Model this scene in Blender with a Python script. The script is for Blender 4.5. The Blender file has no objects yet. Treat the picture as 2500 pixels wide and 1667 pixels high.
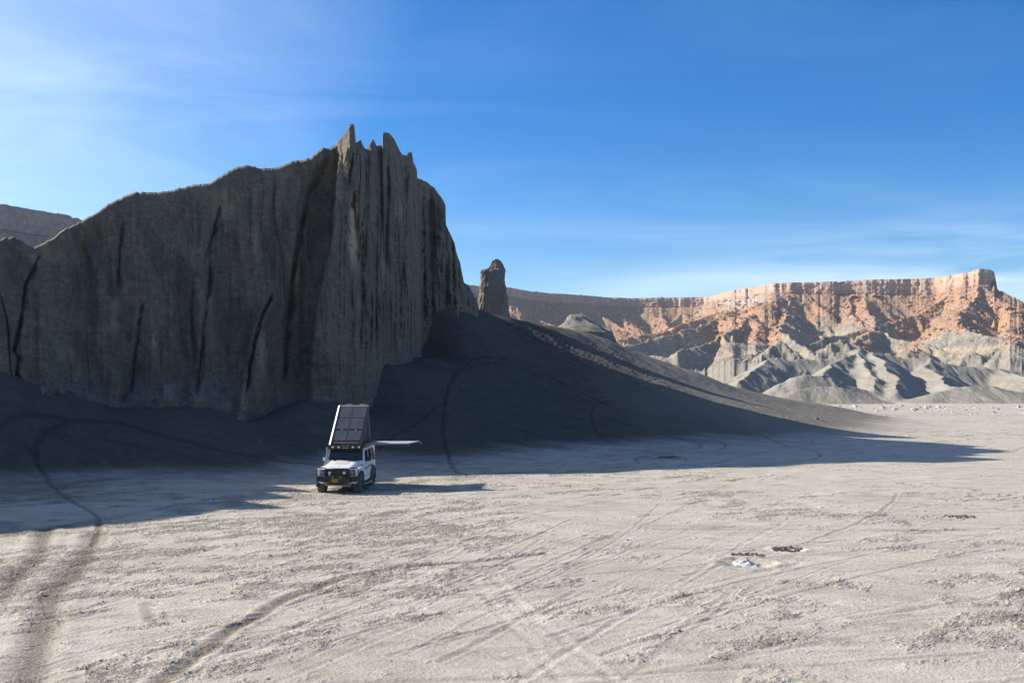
import bpy, bmesh, math, random
import numpy as np
from mathutils import Vector, Matrix
rnd = random.Random(7)
rng = np.random.default_rng(11)
S = bpy.context.scene
C = S.collection

# ------------------------------------------------------------------ camera, world, sun, exposure
CAMH, F, CX, HY = 5.3, 2430.0, 1250.0, 920.0      # eye height, focal length and horizon of the 2500 px photo
cam_d = bpy.data.cameras.new('camera'); cam = bpy.data.objects.new('camera', cam_d); C.objects.link(cam)
cam.location = (0, 0, CAMH); cam.rotation_euler = (math.radians(90), 0, 0)
cam_d.sensor_width = 36; cam_d.lens = F / 2500 * 36; cam_d.shift_y = (HY - 833.5) / 2500
cam_d.clip_start = 0.2; cam_d.clip_end = 20000
S.camera = cam
HAZE = .00010
AZ, EL = 19.0, 28.5                                # sun: azimuth past due left, elevation
S.view_settings.view_transform = 'Standard'; S.view_settings.look = 'None'
S.view_settings.gamma = 1; S.view_settings.use_curve_mapping = False
S.view_settings.exposure = 0.88
sun_d = bpy.data.lights.new('sun', 'SUN'); sun = bpy.data.objects.new('sun', sun_d); C.objects.link(sun)
sun_d.energy = 5.0; sun_d.angle = math.radians(0.53); sun_d.color = (1.0, 0.925, 0.81)
a, e = math.radians(AZ), math.radians(EL)
SUNV = Vector((-math.cos(a) * math.cos(e), math.sin(a) * math.cos(e), math.sin(e)))
sun.rotation_euler = SUNV.to_track_quat('Z', 'Y').to_euler(); sun.location = SUNV * 300
W = bpy.data.worlds.new('World'); S.world = W; W.use_nodes = True
nt = W.node_tree; nt.nodes.clear()
def N(nt, t, **kw):
    n = nt.nodes.new(t)
    for k, v in kw.items():
        if k.startswith('i_'):
            n.inputs[k[2:].replace('_', ' ')].default_value = v
        else:
            setattr(n, k, v)
    return n
def ramp(nt, pts, interp='LINEAR'):
    r = nt.nodes.new('ShaderNodeValToRGB'); r.color_ramp.interpolation = interp
    el = r.color_ramp.elements
    while len(el) < len(pts): el.new(0.5)
    for q, (p, c) in zip(el, pts):
        q.position = p; q.color = (*c, 1) if len(c) == 3 else c
    return r
def math_(nt, op, a, b=None, c=None, clamp=False):
    m = nt.nodes.new('ShaderNodeMath'); m.operation = op; m.use_clamp = clamp
    for i, v in enumerate((a, b, c)):
        if v is None: continue
        if isinstance(v, (int, float)): m.inputs[i].default_value = v
        else: nt.links.new(v, m.inputs[i])
    return m.outputs[0]
def mixc(nt, f, a, b, mode='MIX'):
    m = nt.nodes.new('ShaderNodeMix'); m.data_type = 'RGBA'; m.blend_type = mode
    for s, v in ((m.inputs[0], f), (m.inputs[6], a), (m.inputs[7], b)):
        if isinstance(v, (int, float)): s.default_value = v
        elif isinstance(v, tuple): s.default_value = (*v, 1) if len(v) == 3 else v
        else: nt.links.new(v, s)
    return m.outputs[2]
sky = N(nt, 'ShaderNodeTexSky', sky_type='NISHITA', sun_disc=False, sun_elevation=e,
        sun_rotation=-(math.pi / 2 - a), altitude=1500, air_density=1.0, dust_density=1.2, ozone_density=3.0)
# thin cirrus: streaky noise on a flat cloud layer, all round the sky
tc = N(nt, 'ShaderNodeTexCoord'); sp = N(nt, 'ShaderNodeSeparateXYZ'); nt.links.new(tc.outputs['Generated'], sp.inputs[0])
zc = math_(nt, 'ADD', math_(nt, 'MAXIMUM', sp.outputs[2], 0.0), 0.09)
cu = math_(nt, 'DIVIDE', sp.outputs[0], zc); cv = math_(nt, 'DIVIDE', sp.outputs[1], zc)
cb = N(nt, 'ShaderNodeCombineXYZ'); nt.links.new(cu, cb.inputs[0]); nt.links.new(cv, cb.inputs[1])
mp = N(nt, 'ShaderNodeMapping'); nt.links.new(cb.outputs[0], mp.inputs[0])
mp.inputs['Rotation'].default_value = (0, 0, math.radians(-14)); mp.inputs['Scale'].default_value = (0.42, 0.72, 1)
mp.inputs['Location'].default_value = (3.1, 1.35, 0)
n1 = N(nt, 'ShaderNodeTexNoise', i_Scale=1.3, i_Detail=9.0, i_Roughness=0.62, i_Distortion=0.9); nt.links.new(mp.outputs[0], n1.inputs['Vector'])
mp2 = N(nt, 'ShaderNodeMapping'); nt.links.new(cb.outputs[0], mp2.inputs[0])
mp2.inputs['Scale'].default_value = (0.22, 0.28, 1); mp2.inputs['Location'].default_value = (0.4, 3.1, 0)
n2 = N(nt, 'ShaderNodeTexNoise', i_Scale=1.0, i_Detail=3.0, i_Roughness=0.5); nt.links.new(mp2.outputs[0], n2.inputs['Vector'])
m1 = ramp(nt, [(0.44, (0, 0, 0)), (0.80, (1, 1, 1))]); nt.links.new(n1.outputs[0], m1.inputs[0])
m2 = ramp(nt, [(0.36, (0, 0, 0)), (0.62, (1, 1, 1))]); nt.links.new(n2.outputs[0], m2.inputs[0])
cf = math_(nt, 'MULTIPLY', math_(nt, 'MULTIPLY', m1.outputs[0], m2.outputs[0]), 0.26)
# a wide thin veil on the sunward side of the sky
dv = N(nt, 'ShaderNodeVectorMath', operation='DOT_PRODUCT'); nt.links.new(tc.outputs['Generated'], dv.inputs[0]); dv.inputs[1].default_value = SUNV
veil = ramp(nt, [(0.50, (0, 0, 0)), (0.95, (1, 1, 1))]); nt.links.new(dv.outputs['Value'], veil.inputs[0])
vn = ramp(nt, [(0.35, (0.62,) * 3), (0.75, (1, 1, 1))]); nt.links.new(n1.outputs[0], vn.inputs[0])
cf2 = math_(nt, 'ADD', cf, math_(nt, 'MULTIPLY', math_(nt, 'MULTIPLY', veil.outputs[0], vn.outputs[0]), 0.56), clamp=True)
# a low bank of cirrus standing over the far mesa
bd = N(nt, 'ShaderNodeVectorMath', operation='DOT_PRODUCT'); nt.links.new(tc.outputs['Generated'], bd.inputs[0]); bd.inputs[1].default_value = Vector((.42, 1, .085)).normalized()
bm_ = ramp(nt, [(0.925, (0, 0, 0)), (0.992, (1, 1, 1))]); nt.links.new(bd.outputs['Value'], bm_.inputs[0])
be = ramp(nt, [(0.03, (0, 0, 0)), (0.06, (1, 1, 1)), (0.082, (.7, .7, .7)), (0.118, (0, 0, 0))]); nt.links.new(math_(nt, 'SUBTRACT', sp.outputs[2], math_(nt, 'MULTIPLY', sp.outputs[0], .05)), be.inputs[0])
mp3 = N(nt, 'ShaderNodeMapping'); nt.links.new(tc.outputs['Generated'], mp3.inputs[0]); mp3.inputs['Scale'].default_value = (3, 3, 22); mp3.inputs['Rotation'].default_value = (0, math.radians(-4), 0)
n3 = N(nt, 'ShaderNodeTexNoise', i_Scale=1.6, i_Detail=7.0, i_Roughness=0.55, i_Distortion=0.4); nt.links.new(mp3.outputs[0], n3.inputs['Vector'])
nb3 = ramp(nt, [(0.38, (0, 0, 0)), (0.66, (1, 1, 1))]); nt.links.new(n3.outputs[0], nb3.inputs[0])
cf2 = math_(nt, 'ADD', cf2, math_(nt, 'MULTIPLY', math_(nt, 'MULTIPLY', math_(nt, 'MULTIPLY', bm_.outputs[0], be.outputs[0]), nb3.outputs[0]), .5), clamp=True)
hs = N(nt, 'ShaderNodeHueSaturation'); hs.inputs['Saturation'].default_value = 1.42; hs.inputs['Hue'].default_value = .506; nt.links.new(sky.outputs[0], hs.inputs['Color'])
skyc = mixc(nt, cf2, hs.outputs[0], (8.6, 9.4, 10.6))
bg = N(nt, 'ShaderNodeBackground'); bg.inputs[1].default_value = 0.088
nt.links.new(skyc, bg.inputs[0])
wo = N(nt, 'ShaderNodeOutputWorld'); nt.links.new(bg.outputs[0], wo.inputs[0])
try:
    S.cycles.use_denoising = True; S.cycles.max_bounces = 6; S.cycles.diffuse_bounces = 3
    S.cycles.volume_bounces = 0
except Exception: pass

# ------------------------------------------------------------------ numpy noise
def _tab(seed):
    r = np.random.default_rng(seed); p = r.permutation(512); th = r.random(512) * 2 * np.pi
    return p, np.cos(th), np.sin(th)
_tabs = {}
def pn(x, y, seed=0):
    if seed not in _tabs: _tabs[seed] = _tab(seed + 1000)
    p, gx, gy = _tabs[seed]
    x = np.asarray(x, float); y = np.asarray(y, float)
    xi = np.floor(x); yi = np.floor(y); fx = x - xi; fy = y - yi
    xi = xi.astype(np.int64); yi = yi.astype(np.int64)
    u = fx * fx * fx * (fx * (fx * 6 - 15) + 10); v = fy * fy * fy * (fy * (fy * 6 - 15) + 10)
    def g(ix, iy, dx, dy):
        h = p[(p[ix & 511] + iy) & 511]
        return gx[h] * dx + gy[h] * dy
    a = g(xi, yi, fx, fy); b = g(xi + 1, yi, fx - 1, fy); c = g(xi, yi + 1, fx, fy - 1); d = g(xi + 1, yi + 1, fx - 1, fy - 1)
    return ((a + u * (b - a)) + v * ((c + u * (d - c)) - (a + u * (b - a)))) * 1.5
def fbm(x, y, o=4, seed=0, gain=0.5, lac=2.03):
    s = 0; a = 1.0; t = 0
    for k in range(o):
        s = s + a * pn(x * lac ** k + 17.3 * k, y * lac ** k - 9.1 * k, seed + k); t += a; a *= gain
    return s / t
def ridged(x, y, o=3, seed=0, gain=0.5, lac=2.1):
    s = 0; a = 1.0; t = 0
    for k in range(o):
        s = s + a * (1 - 2 * np.abs(pn(x * lac ** k + 5.7 * k, y * lac ** k + 3.3 * k, seed + k))); t += a; a *= gain
    return s / t
def sm(x, a=0.0, b=1.0):
    t = np.clip((x - a) / (b - a), 0, 1); return t * t * (3 - 2 * t)
def wpt(px, py, D):                                # a point of the place from where it is seen and how far off it is
    return ((px - CX) / F * D, D, CAMH + (HY - py) / F * D)

# ------------------------------------------------------------------ mesh helpers
def tag(o, label=None, cat=None, group=None, kind=None):
    if label: o['label'] = label
    if cat: o['category'] = cat
    if group: o['group'] = group
    if kind: o['kind'] = kind
    return o
def mesh_np(name, V, Q, mat, smooth=True, attrs=None, cols=None, parent=None, normals=None):
    """V (n,3), Q (m,k) faces all of k corners"""
    me = bpy.data.meshes.new(name); k = Q.shape[1]
    me.vertices.add(len(V)); me.vertices.foreach_set('co', np.ascontiguousarray(V, dtype=np.float32).ravel())
    me.loops.add(Q.size); me.loops.foreach_set('vertex_index', np.ascontiguousarray(Q, dtype=np.int32).ravel())
    me.polygons.add(len(Q)); me.polygons.foreach_set('loop_start', np.arange(0, Q.size, k, dtype=np.int32))
    me.polygons.foreach_set('use_smooth', np.full(len(Q), smooth))
    me.update(calc_edges=True); me.validate()
    for n, a in (attrs or {}).items():
        at = me.attributes.new(n, 'FLOAT', 'POINT'); at.data.foreach_set('value', np.ascontiguousarray(a, dtype=np.float32).ravel())
    for n, a in (cols or {}).items():
        at = me.attributes.new(n, 'FLOAT_COLOR', 'POINT')
        c4 = np.ones((len(V), 4), np.float32); c4[:, :3] = a; at.data.foreach_set('color', c4.ravel())
    if normals is not None: me.normals_split_custom_set_from_vertices(normals.astype(np.float32))
    if mat: me.materials.append(mat)
    o = bpy.data.objects.new(name, me); C.objects.link(o)
    if parent: o.parent = parent
    return o
def grid_faces(nr, nc, closed=False):
    i = np.arange(nr - 1)[:, None]; j = np.arange(nc if closed else nc - 1)[None, :]
    j2 = (j + 1) % nc
    return np.stack([i * nc + j, i * nc + j2, (i + 1) * nc + j2, (i + 1) * nc + j], -1).reshape(-1, 4)
def grid_normals(X, Y, Z):
    P = np.stack([X, Y, Z], -1)
    du = np.gradient(P, axis=1); dv = np.gradient(P, axis=0)
    n = np.cross(du, dv); n /= np.linalg.norm(n, axis=-1, keepdims=True) + 1e-9
    n[n[..., 2] < 0] *= -1
    return n.reshape(-1, 3)

def new_mat(name):
    m = bpy.data.materials.new(name); m.use_nodes = True
    t = m.node_tree; b = t.nodes['Principled BSDF']
    return m, t, b
def simple(name, col, rough=0.6, metal=0.0, spec=0.5, coat=0.0, bump=0.0, bscale=20, var=0.0):
    m, t, b = new_mat(name)
    b.inputs['Base Color'].default_value = (*col, 1); b.inputs['Roughness'].default_value = rough
    b.inputs['Metallic'].default_value = metal; b.inputs['Specular IOR Level'].default_value = spec
    b.inputs['Coat Weight'].default_value = coat
    tcn = N(t, 'ShaderNodeTexCoord'); nz = N(t, 'ShaderNodeTexNoise', i_Scale=float(bscale), i_Detail=5.0)
    t.links.new(tcn.outputs['Object'], nz.inputs['Vector'])
    if var:
        r = ramp(t, [(0.3, tuple(c * (1 - var) for c in col)), (0.7, tuple(min(1, c * (1 + var)) for c in col))])
        t.links.new(nz.outputs[0], r.inputs[0]); t.links.new(r.outputs[0], b.inputs['Base Color'])
    if bump:
        bn = N(t, 'ShaderNodeBump', i_Strength=bump, i_Distance=0.01); t.links.new(nz.outputs[0], bn.inputs['Height']); t.links.new(bn.outputs[0], b.inputs['Normal'])
    return m

# ------------------------------------------------------------------ the butte's ridge, in plan and height
# (ratio x/y, distance, height) along the top; off to the left the ridge bends toward the camera
SK = [(0,583),(15,577),(30,575),(50,582),(70,597),(83,603),(115,586),(135,575),(148,561),(200,535),(230,520),(262,497),(290,482),(323,468),(400,465),(455,452),(510,445),(558,414),(579,405),(600,401),(616,403),(638,409),(670,408),(696,399),(720,388),(736,390),(760,382),(778,364),(794,357),(805,359),(818,351),(837,335),(850,311),(855,304.5),(860,304),(865,308),(867,329),(869,350),(876,345),(880,341),(885,353),(892,364),(898,363),(903,348),(907,342),(912,342),(917,351),(919,356),(927,353),(932,357),(934,340),(935,325),(942,322),(951,325),(958,333),(965,343),(973,360),(981,375),(990,377),(996,370),(1001,368),(1006,372),(1009,393),(1014,402),(1018,412),(1021,470),(1025,540),(1027,600),(1029,740),(1031,860),(1034,930)]
DT = [(0,57),(30,57.5),(85,59),(300,64),(600,70.3),(780,74.5),(858,77.5),(910,81),(942,85),(1006,90),(1034,95)]
DBo = [(0,-4.5),(300,-5.5),(585,-7.5),(700,-5),(800,-7),(858,-7),(925,-8),(1006,-9),(1034,-2)]
dtx, dty = np.array(DT).T; dbx, dby = np.array(DBo).T
OFF = [(-200.,-12.,14.),(-150.,12.,15.),(-90,30,14.5),(-60,38,14.5),(-50,41,15.5),(-42.2,43.5,15.),(-39.8,45.1,15.),(-37.8,48.4,15.5),(-36.9,49.9,15.2),(-36.1,50.9,16.2),(-37.0,52.6,15.3),(-37.7,54.2,17.),(-37.4,55.8,15.7),(-37.8,56.8,17.2),(-35.6,57.0,15.2),(-33.6,56.8,12.8),(-31.6,57.6,13.2)]
def ridge_top():
    """columns of the wall: x/y direction as an angle, distance scale, heights"""
    cols = []
    pts = np.array(OFF, float); pts[4:, 0] -= .7; pts[4:, 1] -= 1.8; seg = np.r_[0, np.cumsum(np.hypot(*np.diff(pts[:, :2], axis=0).T))]
    s = np.concatenate([np.linspace(0, seg[4], 60, endpoint=False), np.linspace(seg[4], seg[-1], 150, endpoint=False)])
    ox, oy, oz = (np.interp(s, seg, pts[:, k]) for k in range(3))
    px = np.linspace(0, 1034, 900)
    D = np.interp(px, dtx, dty); skx, sky_ = np.array(SK).T
    py = np.interp(px, skx, sky_)
    jit = (fbm(px / 13., px * 0, 5, 40, .62) * 5.0 - 3.2 * np.abs(fbm(px / 21., px * 0, 2, 46))) * np.where(px < 800, 1, .5)
    py = py + jit
    ix = (px - CX) / F * D; iz = CAMH + (HY - py) / F * D
    X = np.r_[ox, ix]; Y = np.r_[oy, D]; Z = np.r_[oz + fbm(s / 1.5, s * 0, 3, 41) * 0.35, iz]
    dB = np.r_[np.full(len(ox), -4.5), np.interp(px, dbx, dby)]
    pxx = np.r_[CX + ox / np.maximum(oy, 8) * F, px]
    return X, Y, Z, dB, pxx, len(ox)
BX, BY, BZ, BDB, BPX, BOFF = ridge_top()
# ground level along the foot of the wall (seen height on the photo)
FOOT = [(0,926),(69,944),(130,957),(199,974),(268,995),(325,999),(367,999),(402,986),(417,970),(478,978),(536,1007),(585,1022),(612,1012),(651,997),(681,970),(691,951),(744,973),(792,988),(850,994),(900,965),(909,940),(925,892),(962,893),(1010,872),(1029,850)]
# ------------------------------------------------------------------ terrain height from known points of the place
ctrl = []
for px, py in FOOT:
    D = np.interp(px, dtx, dty) + np.interp(px, dbx, dby) - np.interp(px, [0, 690, 745, 800, 1000, 1029], [.2, .2, 1.4, 1.8, .8, .3])
    ctrl.append(wpt(px, py, D)); ctrl.append((wpt(px, py, D)[0], D + 2.4, wpt(px, py, D)[2] + .1))
    if 0 <= px < 1000:
        x, y, z = wpt(px, py, D); ctrl.append((x * 1.02, y + 12, 6.5))
for px, py, D in [(1010,781,93),(1040,757,95),(1085,785,94),(1110,806,93),(1130,806,93),(1165,800,95),(1172,756,104),(1210,764,107),(1250,776,109),(1300,786,110),(1350,795,110),(1420,812,111),(1500,838,112),(1560,862,113),(1620,885,113),(1700,908,114),(1760,930,115),(1800,944,116),(1880,962,118),(1960,978,121),(2060,992,125)]:
    ctrl.append(wpt(px, py, D))
ctrl += [(-30,92,9),(-60,80,8),(-45,75,8),(-10,112,10.5),(8.5,122,10.6),(4,124,9.6),(14,124,8.2),(9,132,7.5),(0,128,7),(0,150,2),(20,138,2.5),(20,160,.3),(-40,150,3),(-80,110,3),(-60,200,0),(40,160,0)]
for X, lst in {-10: [(84,7.4),(76,3.3),(68,1.2),(60,.25),(54,0)], 0: [(100,9.2),(92,6.4),(84,4.0),(76,2.1),(68,.8),(60,.15),(54,0)],
               12: [(104,6.9),(96,4.6),(88,2.7),(80,1.2),(72,.35),(64,0)], 25: [(108,3.4),(97,2.3),(88,1.0),(80,.3),(72,0)],
               36: [(112,1.4),(100,.6),(90,.1)], 46: [(125,.5),(110,.1),(95,0)], 60: [(140,.1),(110,0),(80,0)]}.items():
    ctrl += [(X, y, z) for y, z in lst]
for X, Y, z in [(-24,50,1.2),(-20,47.5,.25),(-28,47,.9),(-31,44,.5),(-16,52,.9),(-12,53,.35),(-8,56,.5),(-14,57,1.5),(-6,62,1.0),(-19,55,2.0),(-24,54,2.6),(-28,40,0),(-20,42,0),(-10,46,0),(0,48,0),
                (-36,38,.3),(-45,34,.2),(-35,30,0),(-60,28,.2),(-20,30,0),(0,30,0),(20,30,0),(40,40,0),(20,50,0),(40,70,0),(30,60,0),(0,15,0),(-20,10,0),(30,10,0),(-70,0,0),(70,20,0),(90,60,0),(90,120,0),(70,170,0),(110,180,0),(0,-40,0),(80,-30,0),(-60,-40,0),(20,190,0),(60,230,0),(0,230,0),(150,200,0),(150,80,0)]:
    ctrl.append((X, Y, z))
for k in range(0, BOFF, 12):                       # apron along the off-frame ridge
    X, Y = BX[k], BY[k]
    d = math.hypot(X, Y); ctrl.append((X * (1 - 4.5 / d), Y * (1 - 4.5 / d), 4.6)); ctrl.append((X * (1 + 6 / d), Y * (1 + 6 / d), 6))
    ctrl.append((X * (1 - 12 / d), Y * (1 - 12 / d), 0.3))
P = np.array(ctrl); keep = []
for i in range(len(P)):
    if all(np.hypot(*(P[i, :2] - P[j, :2])) > 2.0 for j in keep): keep.append(i)
P = P[keep]
RC = 3.0
K = -np.sqrt((P[:, None, 0] - P[None, :, 0]) ** 2 + (P[:, None, 1] - P[None, :, 1]) ** 2 + RC ** 2)
A = np.zeros((len(P) + 1, len(P) + 1)); A[:-1, :-1] = K + np.eye(len(P)) * 0.08; A[-1, :-1] = 1; A[:-1, -1] = 1
cw = np.linalg.solve(A, np.r_[P[:, 2], 0])
def base_z(x, y):
    x = np.asarray(x, float); y = np.asarray(y, float); sh = x.shape; x = x.ravel(); y = y.ravel()
    out = np.zeros(len(x)); near = (np.hypot(x, y - 60) < 200)
    xi = x[near]; yi = y[near]; z = np.full(len(xi), cw[-1])
    for (cx, cy, _), w in zip(P, cw[:-1]): z -= w * np.sqrt((xi - cx) ** 2 + (yi - cy) ** 2 + RC ** 2)
    fade = 1 - sm(np.hypot(xi, yi - 60), 150, 198)
    out[near] = z * fade
    out = 0.25 * np.logaddexp(0, (out - 0.18) / 0.25) # soft clamp at the flat
    return out.reshape(sh)
def ray_ground(px, py):
    """where the sight line through a photo pixel meets the ground"""
    px = np.asarray(px, float); py = np.asarray(py, float)
    D = np.linspace(16, 175, 1000)
    out = []
    for a_, b_ in zip(np.atleast_1d(px), np.atleast_1d(py)):
        x = (a_ - CX) / F * D; z = CAMH + (HY - b_) / F * D
        h = GZ(x, D); k = np.argmax(h >= z)
        if h[k] < z[k]: k = len(D) - 1
        out.append((x[k], D[k]))
    return np.array(out)
GZ = base_z

# ------------------------------------------------------------------ ground sheet: fan-shaped grid, fine where seen, out to the horizon
t_in = np.linspace(-0.60, 0.60, 1000)
ang = np.concatenate([np.arctan(t_in), np.linspace(math.atan(.6), 2 * math.pi - math.atan(.6), 90)[1:-1]])
rr = np.concatenate([[0.6, 2, 4, 6, 8, 10, 12, 13.5], np.exp(np.linspace(math.log(14.5), math.log(130), 560)), np.exp(np.linspace(math.log(131), math.log(260), 60)), np.exp(np.linspace(math.log(270), math.log(3000), 34))])
AN, RR = np.meshgrid(ang, rr); front = np.abs(((AN + math.pi) % (2 * math.pi)) - math.pi) <= math.atan(.601)
cosf = np.where(front, np.cos(AN), math.cos(math.atan(.6)))
GX = RR * np.sin(AN) / cosf; GY = RR * np.cos(AN) / cosf
Z0 = base_z(GX, GY)
talus = sm(Z0, 0.12, 1.3)
# tracks, as seen: (points, width m, strength)
TR = [([(394,1666),(459,1620),(536,1559),(612,1513),(689,1467),(765,1437),(842,1410),(899,1398),(1020,1383),(1160,1372),(1330,1352)], .42, 1.25),
 ([(77,1100),(115,1165),(165,1219),(214,1242),(240,1262),(248,1285),(233,1330)], .30, 1.0),
 ([(236,1300),(225,1345),(184,1387),(134,1444),(115,1483),(100,1559),(77,1597),(66,1666)], .85, 1.25),
 ([(112,1290),(103,1314),(96,1360),(57,1391),(23,1433),(-20,1470)], .75, 1.2),
 ([(0,1297),(60,1290),(112,1296)], .3, .6),
 ([(1140,1160),(1110,1150),(1095,1118),(1081,1060),(1082,1000),(1094,950),(1112,910),(1140,884),(1180,874),(1254,884),(1329,916),(1400,950),(1480,990),(1560,1020)], .34, 1.0),
 ([(1080,990),(1108,925),(1157,887),(1215,891),(1272,904),(1330,925),(1406,967),(1500,1010),(1600,1042)], .3, .7),
 ([(1150,910),(1226,967),(1284,1002),(1349,1025),(1444,1055),(1540,1072)], .25, .9),
 ([(1500,982),(1486,979),(1452,990),(1440,1013),(1448,1040),(1467,1067),(1483,1078),(1530,1086)], .3, .9),
 ([(1502,983),(1597,1032),(1674,1055),(1750,1074),(1770,1084),(1773,1093),(1750,1101),(1650,1108),(1575,1112),(1551,1118),(1559,1132)], .26, .9),
 ([(1380,985),(1480,1020),(1597,1055),(1693,1078),(1716,1088),(1700,1097),(1597,1110)], .26, .9),
 ([(0,1040),(80,1024),(159,1020),(266,1029),(330,1046),(399,1064),(531,1101),(638,1125),(771,1133)], .4, .9),
 ([(234,1058),(372,1096),(452,1117),(558,1143)], .3, .6),
 ([(170,1030),(114,1060),(85,1088),(92,1120),(101,1143),(115,1165)], .36, .9),
 ([(1062,1000),(1010,1037),(957,1074),(925,1101)], .3, .9),
 ([(1700,1062),(1830,1072),(1960,1090),(2010,1110),(1990,1122),(1900,1132),(1780,1145)], .24, .8),
 ([(1700,1142),(1850,1105),(1960,1088),(1990,1080),(1980,1072)], .22, .8),
 ([(2010,1103),(2110,1096),(2230,1090),(2300,1080)], .2, .6),
 ([(1600,1292),(1830,1293),(1980,1294),(2150,1297),(2300,1293),(2500,1290)], .22, .9),
 ([(2090,1258),(2200,1258),(2350,1254),(2500,1247)], .16, .6),
 ([(0,1222),(200,1212),(420,1206),(700,1190)], .26, .8),
 ([(0,1530),(150,1505),(340,1455),(560,1410),(780,1378),(1010,1362),(1250,1330)], .3, -.6),
 ([(380,1480),(362,1470),(358,1490),(372,1520)], .3, .5),
 ([(0,1545),(160,1590),(360,1610),(560,1590),(720,1570)], .5, -.6),
 ([(1200,1400),(1260,1470),(1340,1540),(1450,1620),(1500,1667)], .3, -.35),
 ([(1150,1410),(1205,1480),(1285,1560),(1370,1667)], .3, -.3),
 ([(1600,1605),(1850,1590),(2100,1575),(2300,1585),(2500,1592)], .5, -.6),
 ([(1830,1590),(2000,1540),(2250,1500),(2500,1490)], .4, .3)]
for i in range(20):                                # parallel ruts running down the fan
    x0 = 1190 + i * 17 + rnd.uniform(-5, 5); y0 = 772 + i * 4.2 + rnd.uniform(0, 12)
    L = rnd.uniform(.5, 1)
    pts = [(x0 + (60 + 470 * L) * q + rnd.uniform(-3, 3), y0 + (40 + 235 * L) * (q ** .92)) for q in np.linspace(0, 1, 6)]
    TR.append((pts, rnd.uniform(.2, .34), rnd.uniform(.5, 1.1)))
for i in range(5):
    cx, cy = rnd.uniform(1560, 1640), rnd.uniform(925, 955); r = rnd.uniform(14, 34)
    TR.append(([(cx - r * 1.2 + r * 2 * math.sin(q * 2.2), cy + r * .6 - r * 1.2 * math.cos(q * 1.4 - .9)) for q in np.linspace(0, 1.6, 7)], .22, -.8 if i % 2 else .8))
track = np.zeros(GX.shape); light = np.zeros(GX.shape); rut = np.zeros(GX.shape)
def stamp(pts, w, s, tx, ty):
    pts = np.array(pts)
    # smooth the polyline
    for _ in range(2):
        q = [pts[0]]
        for a_, b_ in zip(pts[:-1], pts[1:]): q += [a_ * .75 + b_ * .25, a_ * .25 + b_ * .75]
        q.append(pts[-1]); pts = np.array(q)
    m = (GX > pts[:, 0].min() - 2) & (GX < pts[:, 0].max() + 2) & (GY > pts[:, 1].min() - 2) & (GY < pts[:, 1].max() + 2) & front
    if not m.any(): return
    x = GX[m] + tx[m]; y = GY[m] + ty[m]; dmin = np.full(x.shape, 9.)
    for a_, b_ in zip(pts[:-1], pts[1:]):
        ab = b_ - a_; l2 = ab @ ab + 1e-9
        t = np.clip(((x - a_[0]) * ab[0] + (y - a_[1]) * ab[1]) / l2, 0, 1)
        dmin = np.minimum(dmin, np.hypot(x - a_[0] - t * ab[0], y - a_[1] - t * ab[1]))
    w = w * .62; g = np.exp(-(dmin / (w * .6)) ** 2); berm = np.exp(-((dmin - w * 1.05) / (w * .4)) ** 2)
    if s > 0: track[m] = np.maximum(track[m], g * s)
    else: light[m] = np.maximum(light[m], g * -s)
    rut[m] += (-g * .024 + berm * .016) * abs(s)
tx = fbm(GX / 1.7, GY / 1.7, 2, 60) * .12; ty = fbm(GX / 1.7, GY / 1.7, 2, 61) * .12
for pts, w, s in TR:
    pts = np.array(pts, float); stamp(ray_ground(pts[:, 0], pts[:, 1]), w, s, tx, ty)
for i in range(260):                               # old tracks all over the flat
    y0 = math.exp(rnd.uniform(math.log(15), math.log(125))); x0 = rnd.uniform(-.6, .6) * y0
    th = (rnd.gauss(.95, .35) if x0 < 3 and rnd.random() < .75 else rnd.gauss(0, .5)); th = max(-.9, min(1.12, th)); kap = rnd.gauss(0, .012); L = rnd.uniform(5, 24)
    p = [(x0, y0)]
    for k in range(14):
        th += kap * L / 14 ; p.append((p[-1][0] + math.cos(th) * L / 14, p[-1][1] + math.sin(th) * L / 14))
    if base_z(np.array([x0]), np.array([y0]))[0] > 2: continue
    s = rnd.choice([.2, .3, .45, -.2, -.3]); w = rnd.uniform(.12, .26)
    stamp(p, w, s, tx, ty)
    if x0 < 2 and rnd.random() < .5: stamp([(q[0] - math.sin(th) * 1.65, q[1] + math.cos(th) * 1.65) for q in p], w, s, tx, ty)
# churned patches and crumb relief
near = 1 - sm(RR, 40, 120)
def churn_at(x, y):
    u = x * .80 + y * .60; v = -x * .60 + y * .80
    p = .75 * fbm(u / 1.5, v / .95, 6, 70, .68) + .42 * fbm(u / 7, v / 4, 3, 75) + .25 * fbm(x / 16, y / 16, 2, 76)
    return sm(p - .01 + .10 * sm(-x, -6, 10) - .05 * sm(x, 0, 10), -.02, .46)
churn = churn_at(GX + tx, GY + ty) * (1 - talus * .8)
fine = fbm(GX / .16, GY / .16, 2, 80) * .5 + ridged(GX / .42, GY / .34, 2, 82) * .5
Zg = Z0 + rut + front * ((.005 + .040 * churn) * near * fine + .022 * fbm(GX / 1.6, GY / 1.1, 3, 85) * near + .02 * fbm(GX / 7, GY / 5, 2, 86))
Zg += front * talus * (.10 * fbm(GX / 3., GY / 5., 3, 90) + .03 * ridged(GX / .8, GY / 2.2, 2, 93))
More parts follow.
